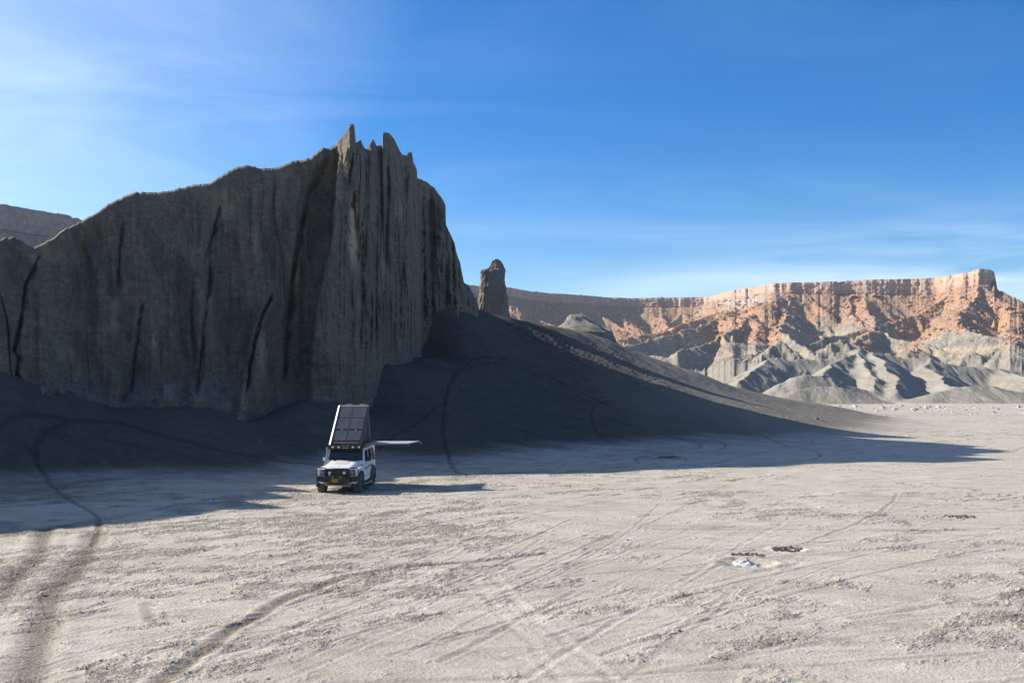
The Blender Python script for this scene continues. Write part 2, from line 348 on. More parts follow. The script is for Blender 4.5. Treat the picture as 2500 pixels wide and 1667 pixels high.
# runnels down the fan
Zg += front * sm(Z0, 2, 7) * (1 - sm(RR, 125, 160)) * .16 * ridged((GX * .9 + GY * .55) / 2.4, (GX * .55 - GY * .9) / 26, 3, 96)
pits = [(1925, 1343, .40, -.30), (1822, 1376, .7, -.06), (2345, 1262, .28, -.25)]
for px, py, r, dep in pits:
    c = ray_ground([px], [py])[0]; d = np.hypot((GX - c[0]), (GY - c[1])) / r * (1 + .25 * fbm(GX * 2, GY * 2, 2, 99))
    Zg += dep * np.exp(-d ** 4) + .05 * np.exp(-((d - 1.25) / .35) ** 2)
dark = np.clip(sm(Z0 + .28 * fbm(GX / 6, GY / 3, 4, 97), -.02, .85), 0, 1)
tin = sm(GX / GY.clip(1) * (GY > 0), .05, .25) # the fan's brown side
lit_flank = sm(GX + .25 * (GY - 100) + 5 * fbm(GX / 7, GY / 12, 4, 101), 2, 22)  # paler tone over the fan's sunlit half, light put into the colour
reddish = sm(fbm(GX / 11, GY / 9, 3, 98), .1, .5)
GN = grid_normals(GX, GY, Zg)
Q = grid_faces(len(rr), len(ang), True)
V = np.stack([GX, GY, Zg], -1).reshape(-1, 3)

# ground material
def ground_mat():
    m, t, b = new_mat('dry_lakebed')
    L = t.links.new
    geo = N(t, 'ShaderNodeNewGeometry')
    def at(n): return N(t, 'ShaderNodeAttribute', attribute_name=n).outputs['Fac']
    def noise(scale, det=6., rough=.6, vec=None, dist=0.):
        n = N(t, 'ShaderNodeTexNoise', i_Scale=scale, i_Detail=det, i_Roughness=rough, i_Distortion=dist); L(vec or geo.outputs['Position'], n.inputs['Vector']); return n.outputs[0]
    mpn = N(t, 'ShaderNodeMapping'); mpn.inputs['Scale'].default_value = (.55, 1.0, 1.0); mpn.inputs['Rotation'].default_value = (0, 0, math.radians(-22)); L(geo.outputs['Position'], mpn.inputs[0])
    big = noise(.22, 5.); mid = noise(1.4, 8., .7, mpn.outputs[0], .6); fi = noise(7.5, 7., .72)
    base = ramp(t, [(.28, (.305, .25, .188)), (.46, (.44, .395, .325)), (.66, (.53, .492, .425))]); L(mid, base.inputs[0])
    c = mixc(t, math_(t, 'MULTIPLY', ramp_out(t, big, .45, .65), .35), base.outputs[0], (.50, .43, .34))
    spots = ramp_out(t, fi, .52, .66); ch = at('churn')
    cr = noise(15., 3., .6); crumb = ramp_out(t, cr, .47, .57)
    c = mixc(t, math_(t, 'MULTIPLY', ch, .42), c, (.30, .25, .205))
    c = mixc(t, math_(t, 'MULTIPLY', math_(t, 'MULTIPLY', math_(t, 'ADD', math_(t, 'MULTIPLY', ch, .9), .1), crumb), .66), c, (.14, .11, .088))
    c = mixc(t, math_(t, 'MULTIPLY', ramp_out(t, fi, .60, .70), .30), c, (.24, .195, .155))
    c = mixc(t, math_(t, 'MULTIPLY', at('light'), .55), c, (.58, .53, .46))
    tk = math_(t, 'MULTIPLY', at('track'), math_(t, 'ADD', math_(t, 'MULTIPLY', crumb, .55), .62), clamp=True)
    c = mixc(t, math_(t, 'MULTIPLY', tk, .86), c, (.145, .11, .085))
    # dark shale slope
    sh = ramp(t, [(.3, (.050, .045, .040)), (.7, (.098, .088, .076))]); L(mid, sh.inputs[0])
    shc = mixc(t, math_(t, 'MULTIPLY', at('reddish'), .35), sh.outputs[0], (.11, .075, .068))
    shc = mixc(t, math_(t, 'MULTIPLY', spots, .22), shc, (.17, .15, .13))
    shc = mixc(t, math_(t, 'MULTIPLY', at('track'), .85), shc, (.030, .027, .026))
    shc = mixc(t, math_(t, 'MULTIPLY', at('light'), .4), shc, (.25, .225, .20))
    shc = mixc(t, math_(t, 'MULTIPLY', at('lit_flank'), .62), shc, (.255, .225, .18))
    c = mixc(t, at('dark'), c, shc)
    L(c, b.inputs['Base Color']); b.inputs['Roughness'].default_value = .95; b.inputs['Specular IOR Level'].default_value = .12
    h = math_(t, 'ADD', math_(t, 'MULTIPLY', fi, .07), math_(t, 'MULTIPLY', cr, .03))
    h = math_(t, 'ADD', h, math_(t, 'MULTIPLY', mid, .05))
    h = math_(t, 'MULTIPLY', h, math_(t, 'ADD', math_(t, 'MULTIPLY', ch, .9), .35))
    bn = N(t, 'ShaderNodeBump', i_Strength=1.0, i_Distance=1.3); L(h, bn.inputs['Height']); L(bn.outputs[0], b.inputs['Normal'])
    return m
def ramp_out(t, sock, a_, b_):
    r = ramp(t, [(a_, (0, 0, 0)), (b_, (1, 1, 1))]); t.links.new(sock, r.inputs[0]); return r.outputs[0]
MG = ground_mat()
at_all = dict(track=track.ravel(), light=light.ravel(), churn=churn.ravel(), dark=(dark * front).ravel(), reddish=reddish.ravel(), lit_flank=lit_flank.ravel())
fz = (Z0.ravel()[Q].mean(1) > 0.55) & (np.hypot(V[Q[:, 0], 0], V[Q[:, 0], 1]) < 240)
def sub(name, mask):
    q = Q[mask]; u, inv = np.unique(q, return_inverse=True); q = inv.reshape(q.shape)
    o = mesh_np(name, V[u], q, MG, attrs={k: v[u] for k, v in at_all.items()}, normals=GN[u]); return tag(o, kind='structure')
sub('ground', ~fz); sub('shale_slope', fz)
def ground_at(x, y):                               # height of the finished sheet
    return float(base_z(np.array([x]), np.array([y]))[0])

# ------------------------------------------------------------------ butte rock
def rock_mat(name, c0, c1, c2, stain=(.10, .096, .10), warm=(.56, .44, .29)):
    m, t, b = new_mat(name); L = t.links.new
    geo = N(t, 'ShaderNodeNewGeometry')
    def noise(scale, vs=(1, 1, 1), det=6., rough=.6, dist=0., typ=None):
        mp = N(t, 'ShaderNodeMapping'); mp.inputs['Scale'].default_value = vs; L(geo.outputs['Position'], mp.inputs[0])
        n = N(t, 'ShaderNodeTexNoise', i_Scale=scale, i_Detail=det, i_Roughness=rough, i_Distortion=dist); L(mp.outputs[0], n.inputs['Vector']); return n.outputs[0]
    grain = noise(2.2, (1, 1, 1.7), 10., .78, .5); strat = noise(1.1, (.25, .25, 3.2), 6., .6, .3)
    streak = noise(.55, (1., 1., .16), 5., .6, .3); blot = noise(.35, (1, 1, .6), 5.)
    r = ramp(t, [(.30, c0), (.52, c1), (.72, c2)]); L(grain, r.inputs[0])
    c = mixc(t, math_(t, 'MULTIPLY', ramp_out(t, streak, .46, .64), .5), r.outputs[0], stain)
    c = mixc(t, math_(t, 'MULTIPLY', ramp_out(t, blot, .58, .66), .45), c, warm)
    c = mixc(t, math_(t, 'MULTIPLY', ramp_out(t, strat, .55, .7), .10), c, c2)
    wa = N(t, 'ShaderNodeAttribute', attribute_name='warm').outputs['Fac']; sa = N(t, 'ShaderNodeAttribute', attribute_name='stain').outputs['Fac']
    c = mixc(t, math_(t, 'MULTIPLY', wa, .8), c, warm)
    c = mixc(t, math_(t, 'MULTIPLY', sa, .6), c, stain)
    L(c, b.inputs['Base Color']); b.inputs['Roughness'].default_value = .95; b.inputs['Specular IOR Level'].default_value = .15
    h = math_(t, 'ADD', math_(t, 'MULTIPLY', grain, 1.1), math_(t, 'MULTIPLY', strat, .06))
    h = math_(t, 'ADD', h, math_(t, 'MULTIPLY', noise(8., (1, 1, 1.4), 5., .75), .22))
    h = math_(t, 'SUBTRACT', h, math_(t, 'MULTIPLY', wa, math_(t, 'MULTIPLY', h, .8)))
    bn = N(t, 'ShaderNodeBump', i_Strength=.8, i_Distance=.8); L(h, bn.inputs['Height']); L(bn.outputs[0], b.inputs['Normal'])
    return m
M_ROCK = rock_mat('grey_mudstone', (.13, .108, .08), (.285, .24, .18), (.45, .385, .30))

def crack(px, py, path, w, depth, fade=14):
    ys = np.array([p[1] for p in path]); xs = np.array([p[0] for p in path])
    c = np.interp(py, ys, xs) + fbm(py / 14. + px * .03, px * .05 + path[0][0], 3, 33) * (5 if w < 12 else 2.5)
    e_ = sm(py, ys[0] - fade, ys[0] + fade) * (1 - sm(py, ys[-1] - fade, ys[-1] + fade))
    k = path[0][0] * .37; kw = min(1., 9. / w)
    ww = w * (.8 + 1.1 * kw * np.abs(fbm(py / 40. + k, py * 0 + k, 3, 36))); dv = np.clip(.8 + 1.2 * kw * fbm(py / 55. + k, py * 0 - k, 3, 37), .15, 1.4)
    q = (px - c) / ww; q = np.where(q > 0, q * .45, q)   # sharp lip on one side, easing out on the other
    return depth * dv * np.exp(-np.abs(q * (1.5 if w < 9 else 1)) ** 1.4) * e_
def block(px, py, path, rise, fall, d):
    """a mass standing out to the right of an edge line"""
    ys = np.array([p[1] for p in path]); xs = np.array([p[0] for p in path]); c = np.interp(py, ys, xs) + fbm(py / 22., py * 0, 3, 35) * 7
    return d * sm(px - c, 0, rise) * (1 - sm(px - c, rise * 1.5, fall))
def wall(name, X, Y, Z, dB, PX, zb, rows, feats, seed, thick, parent=None, back=14.0, amp=1.0):
    n = len(X); v = np.r_[np.linspace(0, .9, rows - 40), np.linspace(.9, 1, 41)[1:]]
    R_ = np.hypot(X, Y); ux, uy = X / R_, Y / R_   # direction away from the camera's column, used as the wall's outward axis
    Rt = R_; Rb = R_ + dB
    vv = v[:, None]
    zz = zb[None, :] + (Z - zb)[None, :] * vv
    rad = Rb[None, :] + (Rt - Rb)[None, :] * vv ** 1.35
    py = HY - (zz - CAMH) / (rad * np.abs(uy)[None, :].clip(.2)) * F
    px = np.broadcast_to(PX[None, :], py.shape)
    arc = np.r_[0, np.cumsum(np.hypot(np.diff(X), np.diff(Y)))][None, :] * np.ones_like(py)
    wz = fbm(arc / 6, zz / 9, 3, seed + 20) * 1.6
    d = 1.0 * ridged((arc + wz) / 4.8, zz / 34, 2, seed) + .58 * ridged((arc + wz * .5) / 1.9, zz / 18, 3, seed + 3)
    d += .16 * fbm(arc / .8, zz / 1.4, 3, seed + 6) + .10 * ridged(arc / .5, zz / .9, 3, seed + 9)
    d += .30 * np.abs(fbm((arc + zz * .45) / 1.9, (zz - arc * .3) / 3.2, 3, seed + 17)) * 2 + .30 * ridged(arc / 1.1 + wz * .3, zz / 16, 2, seed + 18)
    d += .9 * fbm(arc / 12, zz / 30, 2, seed + 15)
    d *= amp
    jn = fbm((arc + zz * .10) / 2.6 + wz * .2, zz / 30, 2, seed + 50); d -= .36 * np.exp(-(jn / .018) ** 2) * sm(fbm(arc / 9, zz / 9, 2, seed + 52), -.05, .25)
    wm = np.zeros_like(d); st = np.zeros_like(d)
    d2, wm, st = feats(px, py, d, wm, st)
    d = d2
    tap = (1 - .8 * sm(vv, .86, 1.0)) * (.45 + .55 * sm(vv, .14, .30))
    lean = .5 * sm(vv, .985, 1.0)
    d = d - np.median(d); d = np.where(d < -1.2, -1.2 + (d + 1.2) * .7, d)
    rad2 = rad - d * tap + lean
    Xf = ux[None, :] * rad2; Yf = uy[None, :] * rad2; Zf = zz 
    # back side
    q = np.linspace(0, 1, 26)[1:, None]
    th = thick[None, :]
    radb = Rt[None, :] + .5 + th * sm(q, 0, .2) + back * q ** .8
    zbk = Z[None, :] + (zb - Z)[None, :] * q ** 1.1
    ar2 = arc[:1, :]
    radb = radb + 1.1 * fbm(ar2 / 3, zbk / 6, 3, seed + 40) * sm(q, 0, .15)
    XX = np.r_[Xf, ux[None, :] * radb]; YY = np.r_[Yf, uy[None, :] * radb]; ZZ = np.r_[Zf, zbk]
    z0 = np.zeros_like(radb)
    return mesh_np(name, np.stack([XX, YY, ZZ], -1).reshape(-1, 3), grid_faces(XX.shape[0], n), M_ROCK,
                   attrs=dict(warm=np.r_[wm, z0].ravel(), stain=np.r_[st, z0].ravel()), parent=parent)
def feats_main(px, py, d, wm, st):
    d = d - crack(px, py, [(800, 385), (794, 399), (756, 454), (738, 537), (719, 636), (707, 735), (699, 834), (694, 930)], 5, 2.6)
    d = d - crack(px, py, [(786, 400), (770, 470), (764, 560), (752, 640), (742, 740), (732, 840), (722, 960)], 26, 2.4)
    d = d + block(px, py, [(822, 400), (813, 450), (806, 596), (786, 675), (766, 755), (758, 834), (750, 940), (746, 1020)], 9, 260, 3.2)
    d = d - crack(px, py, [(537, 500), (520, 565), (501, 626)], 3.5, 1.3, 8) - crack(px, py, [(513, 650), (497, 794), (482, 967)], 4, 1.0)
    d = d - crack(px, py, [(664, 720), (635, 775), (620, 833), (608, 909), (600, 960)], 4, 1.4, 8)
    d = d + block(px, py, [(640, 700), (606, 830), (588, 940), (575, 1010)], 10, 75, 1.5) * sm(py, 690, 800)
    d = d - crack(px, py, [(96, 620), (61, 695), (54, 752), (33, 859), (46, 875), (36, 930)], 3.5, 1.4, 6)
    d = d - crack(px, py, [(205, 560), (200, 700), (185, 850), (180, 960)], 34, 1.7, 40)
    d = d - crack(px, py, [(565, 600), (550, 760), (545, 960)], 40, 1.3, 50)
    d = d - crack(px, py, [(300, 540), (292, 600), (288, 700)], 4, .7)
    d = d - crack(px, py, [(347, 740), (330, 860), (320, 960)], 4, .9)
    d = d - crack(px, py, [(861, 385), (855, 430), (851, 460)], 2.6, .9, 6)
    for c, w_, dd in ((893, 7, .6), (922, 8, .7), (950, 6, .4), (970, 7, .6), (990, 7, .8)):
        d = d - crack(px, py, [(c, 345), (c - 4, 500), (c - 12, 700), (c - 16, 860)], w_, dd, 10)
    d = d - crack(px, py, [(470, 660), (467, 760), (480, 960)], 7, .8)
    d = d + 1.6 * sm(py, 900, 1000) * (.5 + fbm(px / 40, py / 40, 2, 77))        # bulging foot
    def pt(cx, cy, rx, ry): return np.exp(-(((px - cx + fbm(px / 9, py / 14, 2, 78) * 9) / rx) ** 4 + ((py - cy) / ry) ** 4))
    wm = np.clip(pt(866, 590, 15, 72) + .9 * pt(862, 515, 7, 30) + .7 * pt(376, 832, 8, 24) + .5 * pt(548, 500, 34, 34) + .6 * pt(640, 860, 12, 50) + .5 * pt(280, 745, 12, 20) + .4 * pt(625, 590, 9, 50) + .5 * pt(595, 930, 8, 60), 0, 1)
    d = d * (1 - .55 * wm * sm(d, -5, 5))
    n_ = fbm(px / 30, py / 120, 3, 79)
    st = np.clip(1.1 * pt(205, 740, 40, 190) * sm(n_, -.35, .25) + 1.1 * pt(560, 760, 48, 170) * sm(n_, -.35, .3) + .6 * pt(470, 850, 40, 110) * sm(n_, -.2, .3) + .5 * pt(345, 880, 45, 80) * sm(n_, -.1, .3) + .55 * pt(945, 560, 40, 150) * sm(n_, -.1, .3) + .5 * pt(960, 800, 50, 70) * sm(n_, -.1, .3), 0, 1)
    return d, wm, st
thick = np.interp(BPX, [0, 820, 850, 1000, 1034], [1.2, 1.2, .5, .5, .5])
zfoot = np.interp(BPX, [p[0] for p in FOOT], [CAMH + (HY - p[1]) / F * (np.interp(p[0], dtx, dty) + np.interp(p[0], dbx, dby)) for p in FOOT], left=3.0)
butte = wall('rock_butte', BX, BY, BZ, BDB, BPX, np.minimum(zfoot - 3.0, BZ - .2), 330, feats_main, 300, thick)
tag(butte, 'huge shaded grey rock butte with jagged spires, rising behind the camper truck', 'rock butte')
SK2 = [(985,440),(1020,433),(1039,440),(1059,454),(1073,474),(1084,490),(1088,500),(1086,507),(1083,521),(1084,539),(1090,549),(1100,571),(1110,592),(1114,614),(1123,638),(1127,660),(1133,689),(1144,695),(1154,715),(1163,731),(1169,749),(1173,790),(1176,860)]
px2 = np.linspace(985, 1176, 200); D2 = np.interp(px2, [985, 1020, 1086, 1130, 1176], [99, 99, 100.5, 100, 101])
py2 = np.interp(px2, *np.array(SK2).T) + fbm(px2 / 6., px2 * 0, 3, 44) * 2.5
X2 = (px2 - CX) / F * D2; Z2 = CAMH + (HY - py2) / F * D2
def feats2(px, py, d, wm, st):
    for c, w_, dd in ((1012, 5, 1.6), (1034, 7, 1.2), (1054, 8, 1.5), (1070, 4, .6), (1088, 6, 1.0), (1105, 5, 1.3), (1119, 4, .6), (1140, 5, .9)):
        d = d - crack(px, py, [(c - 4, 440), (c, 600), (c + 4, 820)], w_, dd, 10)
    return d, wm, st
b2 = wall('side_buttress', X2, D2, Z2, np.interp(px2, [985, 1130, 1176], [-6.5, -6.5, -3.]), px2, np.minimum(np.full(len(px2), 7.), Z2 - .2), 230, feats2, 350, np.full(len(px2), .8), parent=butte, back=7)
b2['label'] = 'lower fluted buttress stepping down at the right end of the butte'

# ------------------------------------------------------------------ pinnacle and knob
def tower(name, prof, D, zb_, seed, rows=90, cols=96, depth=.8, expo=1.0, mat=None, amp=1.0):
    """a free standing rock: left and right outline by height, real depth"""
    prof = np.array(prof, float)                   # (left px, right px, py) from top down
    v = np.linspace(0, 1, rows); py = prof[0, 2] + (prof[-1, 2] - prof[0, 2]) * v
    l = np.interp(py, prof[:, 2], prof[:, 0]); r = np.interp(py, prof[:, 2], prof[:, 1])
    xc = ((l + r) / 2 - CX) / F * D; hw = (r - l) / 2 / F * D; z = CAMH + (HY - py) / F * D
    th = np.linspace(0, 2 * np.pi, cols, endpoint=False)
    ct, st = np.cos(th), np.sin(th)
    sx = np.sign(ct) * np.abs(ct) ** .62; sy = np.sign(st) * np.abs(st) ** .62
    R = hw[:, None] * (1 + amp * .14 * (ridged(th[None, :] * 1.6 + 0 * z[:, None], z[:, None] / 7, 2, seed) * np.ones((rows, 1)) ) * np.abs(st)[None, :] ** .5)
    nn = fbm(np.cos(th)[None, :] * 2 + z[:, None] * .5, np.sin(th)[None, :] * 2 + z[:, None] * .9, 4, seed + 5)
    R = R + amp * .20 * nn * np.minimum(1, hw[:, None]) + amp * .10 * ridged(th[None, :] * 3.2 + 0 * z[:, None], z[:, None] * .8, 3, seed + 9) * np.minimum(1, hw[:, None])
    X = xc[:, None] + R * sx[None, :]; Yy = D + R * depth * sy[None, :]; Zz = z[:, None] + nn * .15 * amp
    Vv = np.stack([X, Yy, Zz * np.ones_like(X)], -1).reshape(-1, 3)
    top = np.array([[xc[0], D, z[0] + .12]])
    Qf = grid_faces(rows, cols, True); n0 = len(Vv)
    Vv = np.r_[Vv, top]
    tri = np.stack([np.full(cols, n0), np.arange(cols), (np.arange(cols) + 1) % cols, (np.arange(cols) + 1) % cols], -1)
    me = bpy.data.meshes.new(name); me.from_pydata(Vv.tolist(), [], [tuple(q) for q in Qf.tolist()] + [tuple(q[:3]) for q in tri.tolist()])
    for p in me.polygons: p.use_smooth = True
    me.materials.append(mat or M_ROCK); o = bpy.data.objects.new(name, me); C.objects.link(o); return o
M_ROCK2 = rock_mat('pale_mudstone', (.24, .22, .18), (.36, .33, .275), (.46, .42, .35), stain=(.09, .088, .085))  # paler mudstone, colours raised for rocks standing in shade
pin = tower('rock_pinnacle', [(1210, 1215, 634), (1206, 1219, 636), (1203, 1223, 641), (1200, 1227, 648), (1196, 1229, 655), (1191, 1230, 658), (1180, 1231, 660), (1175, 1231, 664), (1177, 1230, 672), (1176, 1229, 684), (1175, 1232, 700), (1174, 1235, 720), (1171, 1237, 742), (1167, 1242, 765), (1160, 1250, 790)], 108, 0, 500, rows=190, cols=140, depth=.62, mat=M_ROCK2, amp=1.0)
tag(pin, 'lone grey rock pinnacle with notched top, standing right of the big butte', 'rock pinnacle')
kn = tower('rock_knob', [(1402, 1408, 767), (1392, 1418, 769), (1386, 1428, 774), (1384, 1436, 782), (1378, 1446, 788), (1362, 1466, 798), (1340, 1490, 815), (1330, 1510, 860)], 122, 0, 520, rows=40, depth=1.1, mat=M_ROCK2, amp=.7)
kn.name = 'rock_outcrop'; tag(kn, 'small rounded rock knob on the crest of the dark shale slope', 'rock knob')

# ------------------------------------------------------------------ grey shale hills in the middle distance
def ridge_field(x, y, ridges, k=.6):
    z = np.full(x.shape, -6.)
    for pts, sl in ridges:
        pts = np.array(pts); best = np.full(x.shape, -9.)
        for a_, b_ in zip(pts[:-1], pts[1:]):
            ab = b_[:2] - a_[:2]; l2 = ab @ ab + 1e-9
            t = np.clip(((x - a_[0]) * ab[0] + (y - a_[1]) * ab[1]) / l2, 0, 1)
            dd = np.hypot(x - a_[0] - t * ab[0], y - a_[1] - t * ab[1])
            best = np.maximum(best, a_[2] + (b_[2] - a_[2]) * t - sl * dd)
        hi = np.maximum(z, best); z = hi + k * np.log(np.exp((z - hi) / k) + np.exp((best - hi) / k))
    return z
def R(pts, sl): return ([wpt(*p) for p in pts], sl)
RID = [R([(1760,930,262),(1812,912,262),(1846,892,264),(1884,872,266),(1938,877,268),(2006,876,268),(2054,862,270),(2091,851,272),(2108,854,272),(2176,864,272),(2210,871,270),(2261,874,268),(2278,882,266),(2346,893,266),(2445,899,264),(2520,912,262),(2600,925,262),(2700,900,262),(2800,930,262)], .52),
       R([(2100,853,272),(2054,875,255),(2030,893,243),(2008,914,228),(1985,938,214)], .62),
       R([(2088,856,270),(2110,890,246),(2128,918,232),(2138,946,218)], .6),
       R([(2120,856,270),(2150,872,255),(2166,895,240),(2178,925,226),(2192,950,212)], .6),
       R([(2261,875,268),(2280,905,250),(2292,925,236),(2318,940,222),(2370,947,210)], .6),
       R([(1884,873,266),(1840,905,246),(1800,932,232)], .55),
       R([(2445,899,264),(2480,915,250),(2520,930,240)], .6),
       R([(1877,957,214),(1915,935,214),(1958,915,216),(1999,916,218),(2040,928,218),(2135,952,216)], .42),
       R([(1921,966,198),(1960,948,199),(1989,942,200),(2026,939,200),(2074,949,200),(2130,962,198)], .36),
       R([(2278,957,204),(2346,942,206),(2414,940,206),(2500,956,204),(2600,965,200)], .30)]
nx, ny = 560, 210
pxg = np.linspace(1690, 2760, nx); Dg = np.linspace(184, 330, ny)
PXg, DDg = np.meshgrid(pxg, Dg); Xg = (PXg - CX) / F * DDg; Yg = DDg
wx = fbm(Xg / 16, Yg / 16, 3, 600) * 2.6; wy = fbm(Xg / 16, Yg / 16, 3, 610) * 2.6
zh = ridge_field(Xg + wx, Yg + wy, RID, .35)
zh += .55 * ridged((Xg + wx) / 5.5, (Yg + wy) / 22, 3, 620) * sm(zh, 1, 5) + .12 * fbm(Xg / 1.5, Yg / 4, 2, 630)
zh = np.where(zh > -1, np.logaddexp(zh / .8, -.6) * .8 - .35, zh * 0 - .5)
edge = sm(PXg, 1690, 1740) * (1 - sm(PXg, 2700, 2760)) * sm(DDg, 184, 194)
zh = zh * edge - 1.0 * (1 - edge)
def shale_mat():
    m, t, b = new_mat('grey_shale'); L = t.links.new; geo = N(t, 'ShaderNodeNewGeometry')
    def noise(scale, vs=(1, 1, 1), det=6., rough=.6, dist=0.):
        mp = N(t, 'ShaderNodeMapping'); mp.inputs['Scale'].default_value = vs; L(geo.outputs['Position'], mp.inputs[0])
        n = N(t, 'ShaderNodeTexNoise', i_Scale=scale, i_Detail=det, i_Roughness=rough, i_Distortion=dist); L(mp.outputs[0], n.inputs['Vector']); return n.outputs[0]
    n1 = noise(.3, (1, .25, 1), 8., .68, .5); n2 = noise(.06)
    r = ramp(t, [(.3, (.20, .182, .15)), (.55, (.275, .25, .205)), (.75, (.34, .31, .26))]); L(n1, r.inputs[0])
    c = mixc(t, math_(t, 'MULTIPLY', ramp_out(t, n2, .5, .7), .4), r.outputs[0], (.28, .275, .26))
    L(c, b.inputs['Base Color']); b.inputs['Roughness'].default_value = .95; b.inputs['Specular IOR Level'].default_value = .1
    h = math_(t, 'ADD', math_(t, 'MULTIPLY', n1, .8), math_(t, 'MULTIPLY', noise(1.5, (1, .4, 1), 6., .7), .3))
    bn = N(t, 'ShaderNodeBump', i_Strength=.7, i_Distance=1.); L(h, bn.inputs['Height']); L(bn.outputs[0], b.inputs['Normal'])
    return m
MSH = shale_mat()
tag(mesh_np('shale_hills', np.stack([Xg, Yg, zh], -1).reshape(-1, 3), grid_faces(ny, nx), MSH), kind='structure')

# ------------------------------------------------------------------ the mesa: level sandstone rim, boulder slope, gullied badlands
ZR = 90.0
RIM = [(-4000,505),(-400,500),(0,500),(100,515),(190,533),(400,600),(1060,690),(1100,693),(1170,697),(1250,703),(1300,713),(1400,719),(1480,726),(1550,728),(1650,727),(1720,725),(1733,723),(1748,719),(1780,711),(1850,700),(1890,692),(1930,690),(2080,687),(2120,685),(2200,684),(2280,680),(2330,674),(2370,668),(2390,664),(2412,664),(2428,667)]
rx, ry = np.array(RIM, float).T
def rimD(px):
    y = np.interp(px, rx, ry); D = (ZR - CAMH) * F / (HY - y)
    return np.where(px > 2428, np.interp(px, [2428, 2436, 2500, 2700, 3000, 6000], [816, 806, 752, 640, 550, 500]), D)
def rimZ(px): return np.interp(px, [2428, 2436, 2500, 2700, 3000], [ZR, 74.5, 60, 37, 15])
pxm = np.concatenate([np.linspace(-4000, -80, 30, endpoint=False), np.linspace(-80, 240, 110, endpoint=False), np.linspace(240, 1040, 60, endpoint=False), np.linspace(1040, 2560, 1000, endpoint=False), np.linspace(2560, 6000, 60)])
Dr = rimD(pxm); zr = rimZ(pxm)
arcm = np.r_[0, np.cumsum(np.hypot(np.diff((pxm - CX) / F * Dr), np.diff(Dr)))]
aw_ = arcm + 9 * fbm(arcm / 30, arcm * 0, 2, 699)
Dr = Dr + 6 * fbm(arcm / 42, arcm * 0, 2, 700) - 5.0 * np.abs(fbm(aw_ / 19, arcm * 0, 1, 704)) * (1 + fbm(arcm / 50, arcm * 0, 1, 703)) - 1.6 * np.abs(fbm(aw_ / 7, arcm * 0, 2, 706)) + .8 * fbm(arcm / 3.5, arcm * 0, 2, 708)
zr = zr + np.where(pxm < 2428, .7 * np.round(1.5 * fbm(arcm / 16, arcm * 0, 2, 710) + .6 * fbm(arcm / 60, arcm * 0, 2, 711)) + .5 * fbm(arcm / 4, arcm * 0, 3, 712), fbm(arcm / 5, arcm * 0, 3, 713) * 1.2)
zr = zr + 1.8 * np.exp(-((pxm - 2395) / 30) ** 2) + .8 * (pxm > 2083) * (pxm < 2428)
cap = np.interp(pxm, [-4000, 0, 190, 1100, 1300, 1550, 1700, 1740, 1900, 2100, 2280, 2340, 2420, 2430, 2436], [13, 13, 13, 10.5, 10.5, 9.5, 10, 8, 9, 12, 15, 13, 14, 6, .5])
nwall = 16
w_ = np.linspace(0, 1, nwall)[:, None]
zw = zr - cap * w_; steps = .9 * np.round(w_ * 3) + 1.6 * w_
blk = 1.4 * ridged(arcm[None, :] / 9 + 0 * w_, zw / 16, 2, 720) + .6 * fbm(arcm[None, :] / 3, zw / 3, 2, 722) * sm(w_, 0, .2)
sw = -steps - blk * sm(w_, 0, .15)
s_s = np.r_[np.linspace(3.5, 60, 70), np.linspace(60, 420, 170)[1:], [450, 500, 560]][:, None]
px_ = pxm[None, :] + 0 * s_s; Dm = Dr[None, :] - s_s * np.interp(Dr, [500, 900], [.6, 1.])[None, :]; Xm = (px_ - CX) / F * Dm; Ym = Dm
warp = fbm(Xm / 75, Ym / 75, 3, 730)
wxm = Xm + 3.2 * fbm(Xm / 14, Ym / 14, 2, 731) + 1.1 * fbm(Xm / 4, Ym / 4, 2, 732); wym = Ym + 3.2 * fbm(Xm / 14, Ym / 14, 2, 733) + 1.1 * fbm(Xm / 4, Ym / 4, 2, 734)
zcap = (zr - cap)[None, :]
R1f = lambda p: np.interp(p, [-4000,0,60,120,200,1100,1200,1290,1380,1470,1512,1558,1578,1615,1695,1760,1830,1900,1985,2050,2112,2170,2235,2300,2400,2480,2600,2800,3000],
               [.5,.3,.8,.3,.7,.5,.7,.3,.65,.8,.9,.02,.02,1.,.45,.75,.7,1.,.25,.6,1.,.12,.05,.65,1.,.6,.6,.3,.6])
j_ = np.arange(len(pxm)); gx0, gy0 = (pxm - CX) / F * rimD(pxm), rimD(pxm)
gdx = np.interp(pxm + 45, pxm, gx0) - np.interp(pxm - 45, pxm, gx0); gdy = np.interp(pxm + 45, pxm, gy0) - np.interp(pxm - 45, pxm, gy0)
pf = np.abs(gdy * gx0 - gdx * gy0) / (np.hypot(gdx, gdy) * np.hypot(gx0, gy0)); pf = np.clip(pf, .42, 1)[None, :]
sq_ = s_s * pf
Vv = np.interp(sq_, [0, 12, 30, 60, 110, 170, 260, 380, 560], [76, 71, 60, 44, 27, 15, 6, 0, -8]) * (zcap / 77.)
Zm = Vv + 4 * warp * sm(s_s, 60, 200)
gxr, gyr = (pxm - CX) / F * rimD(pxm), rimD(pxm)    # smooth rim line
RIDM = []
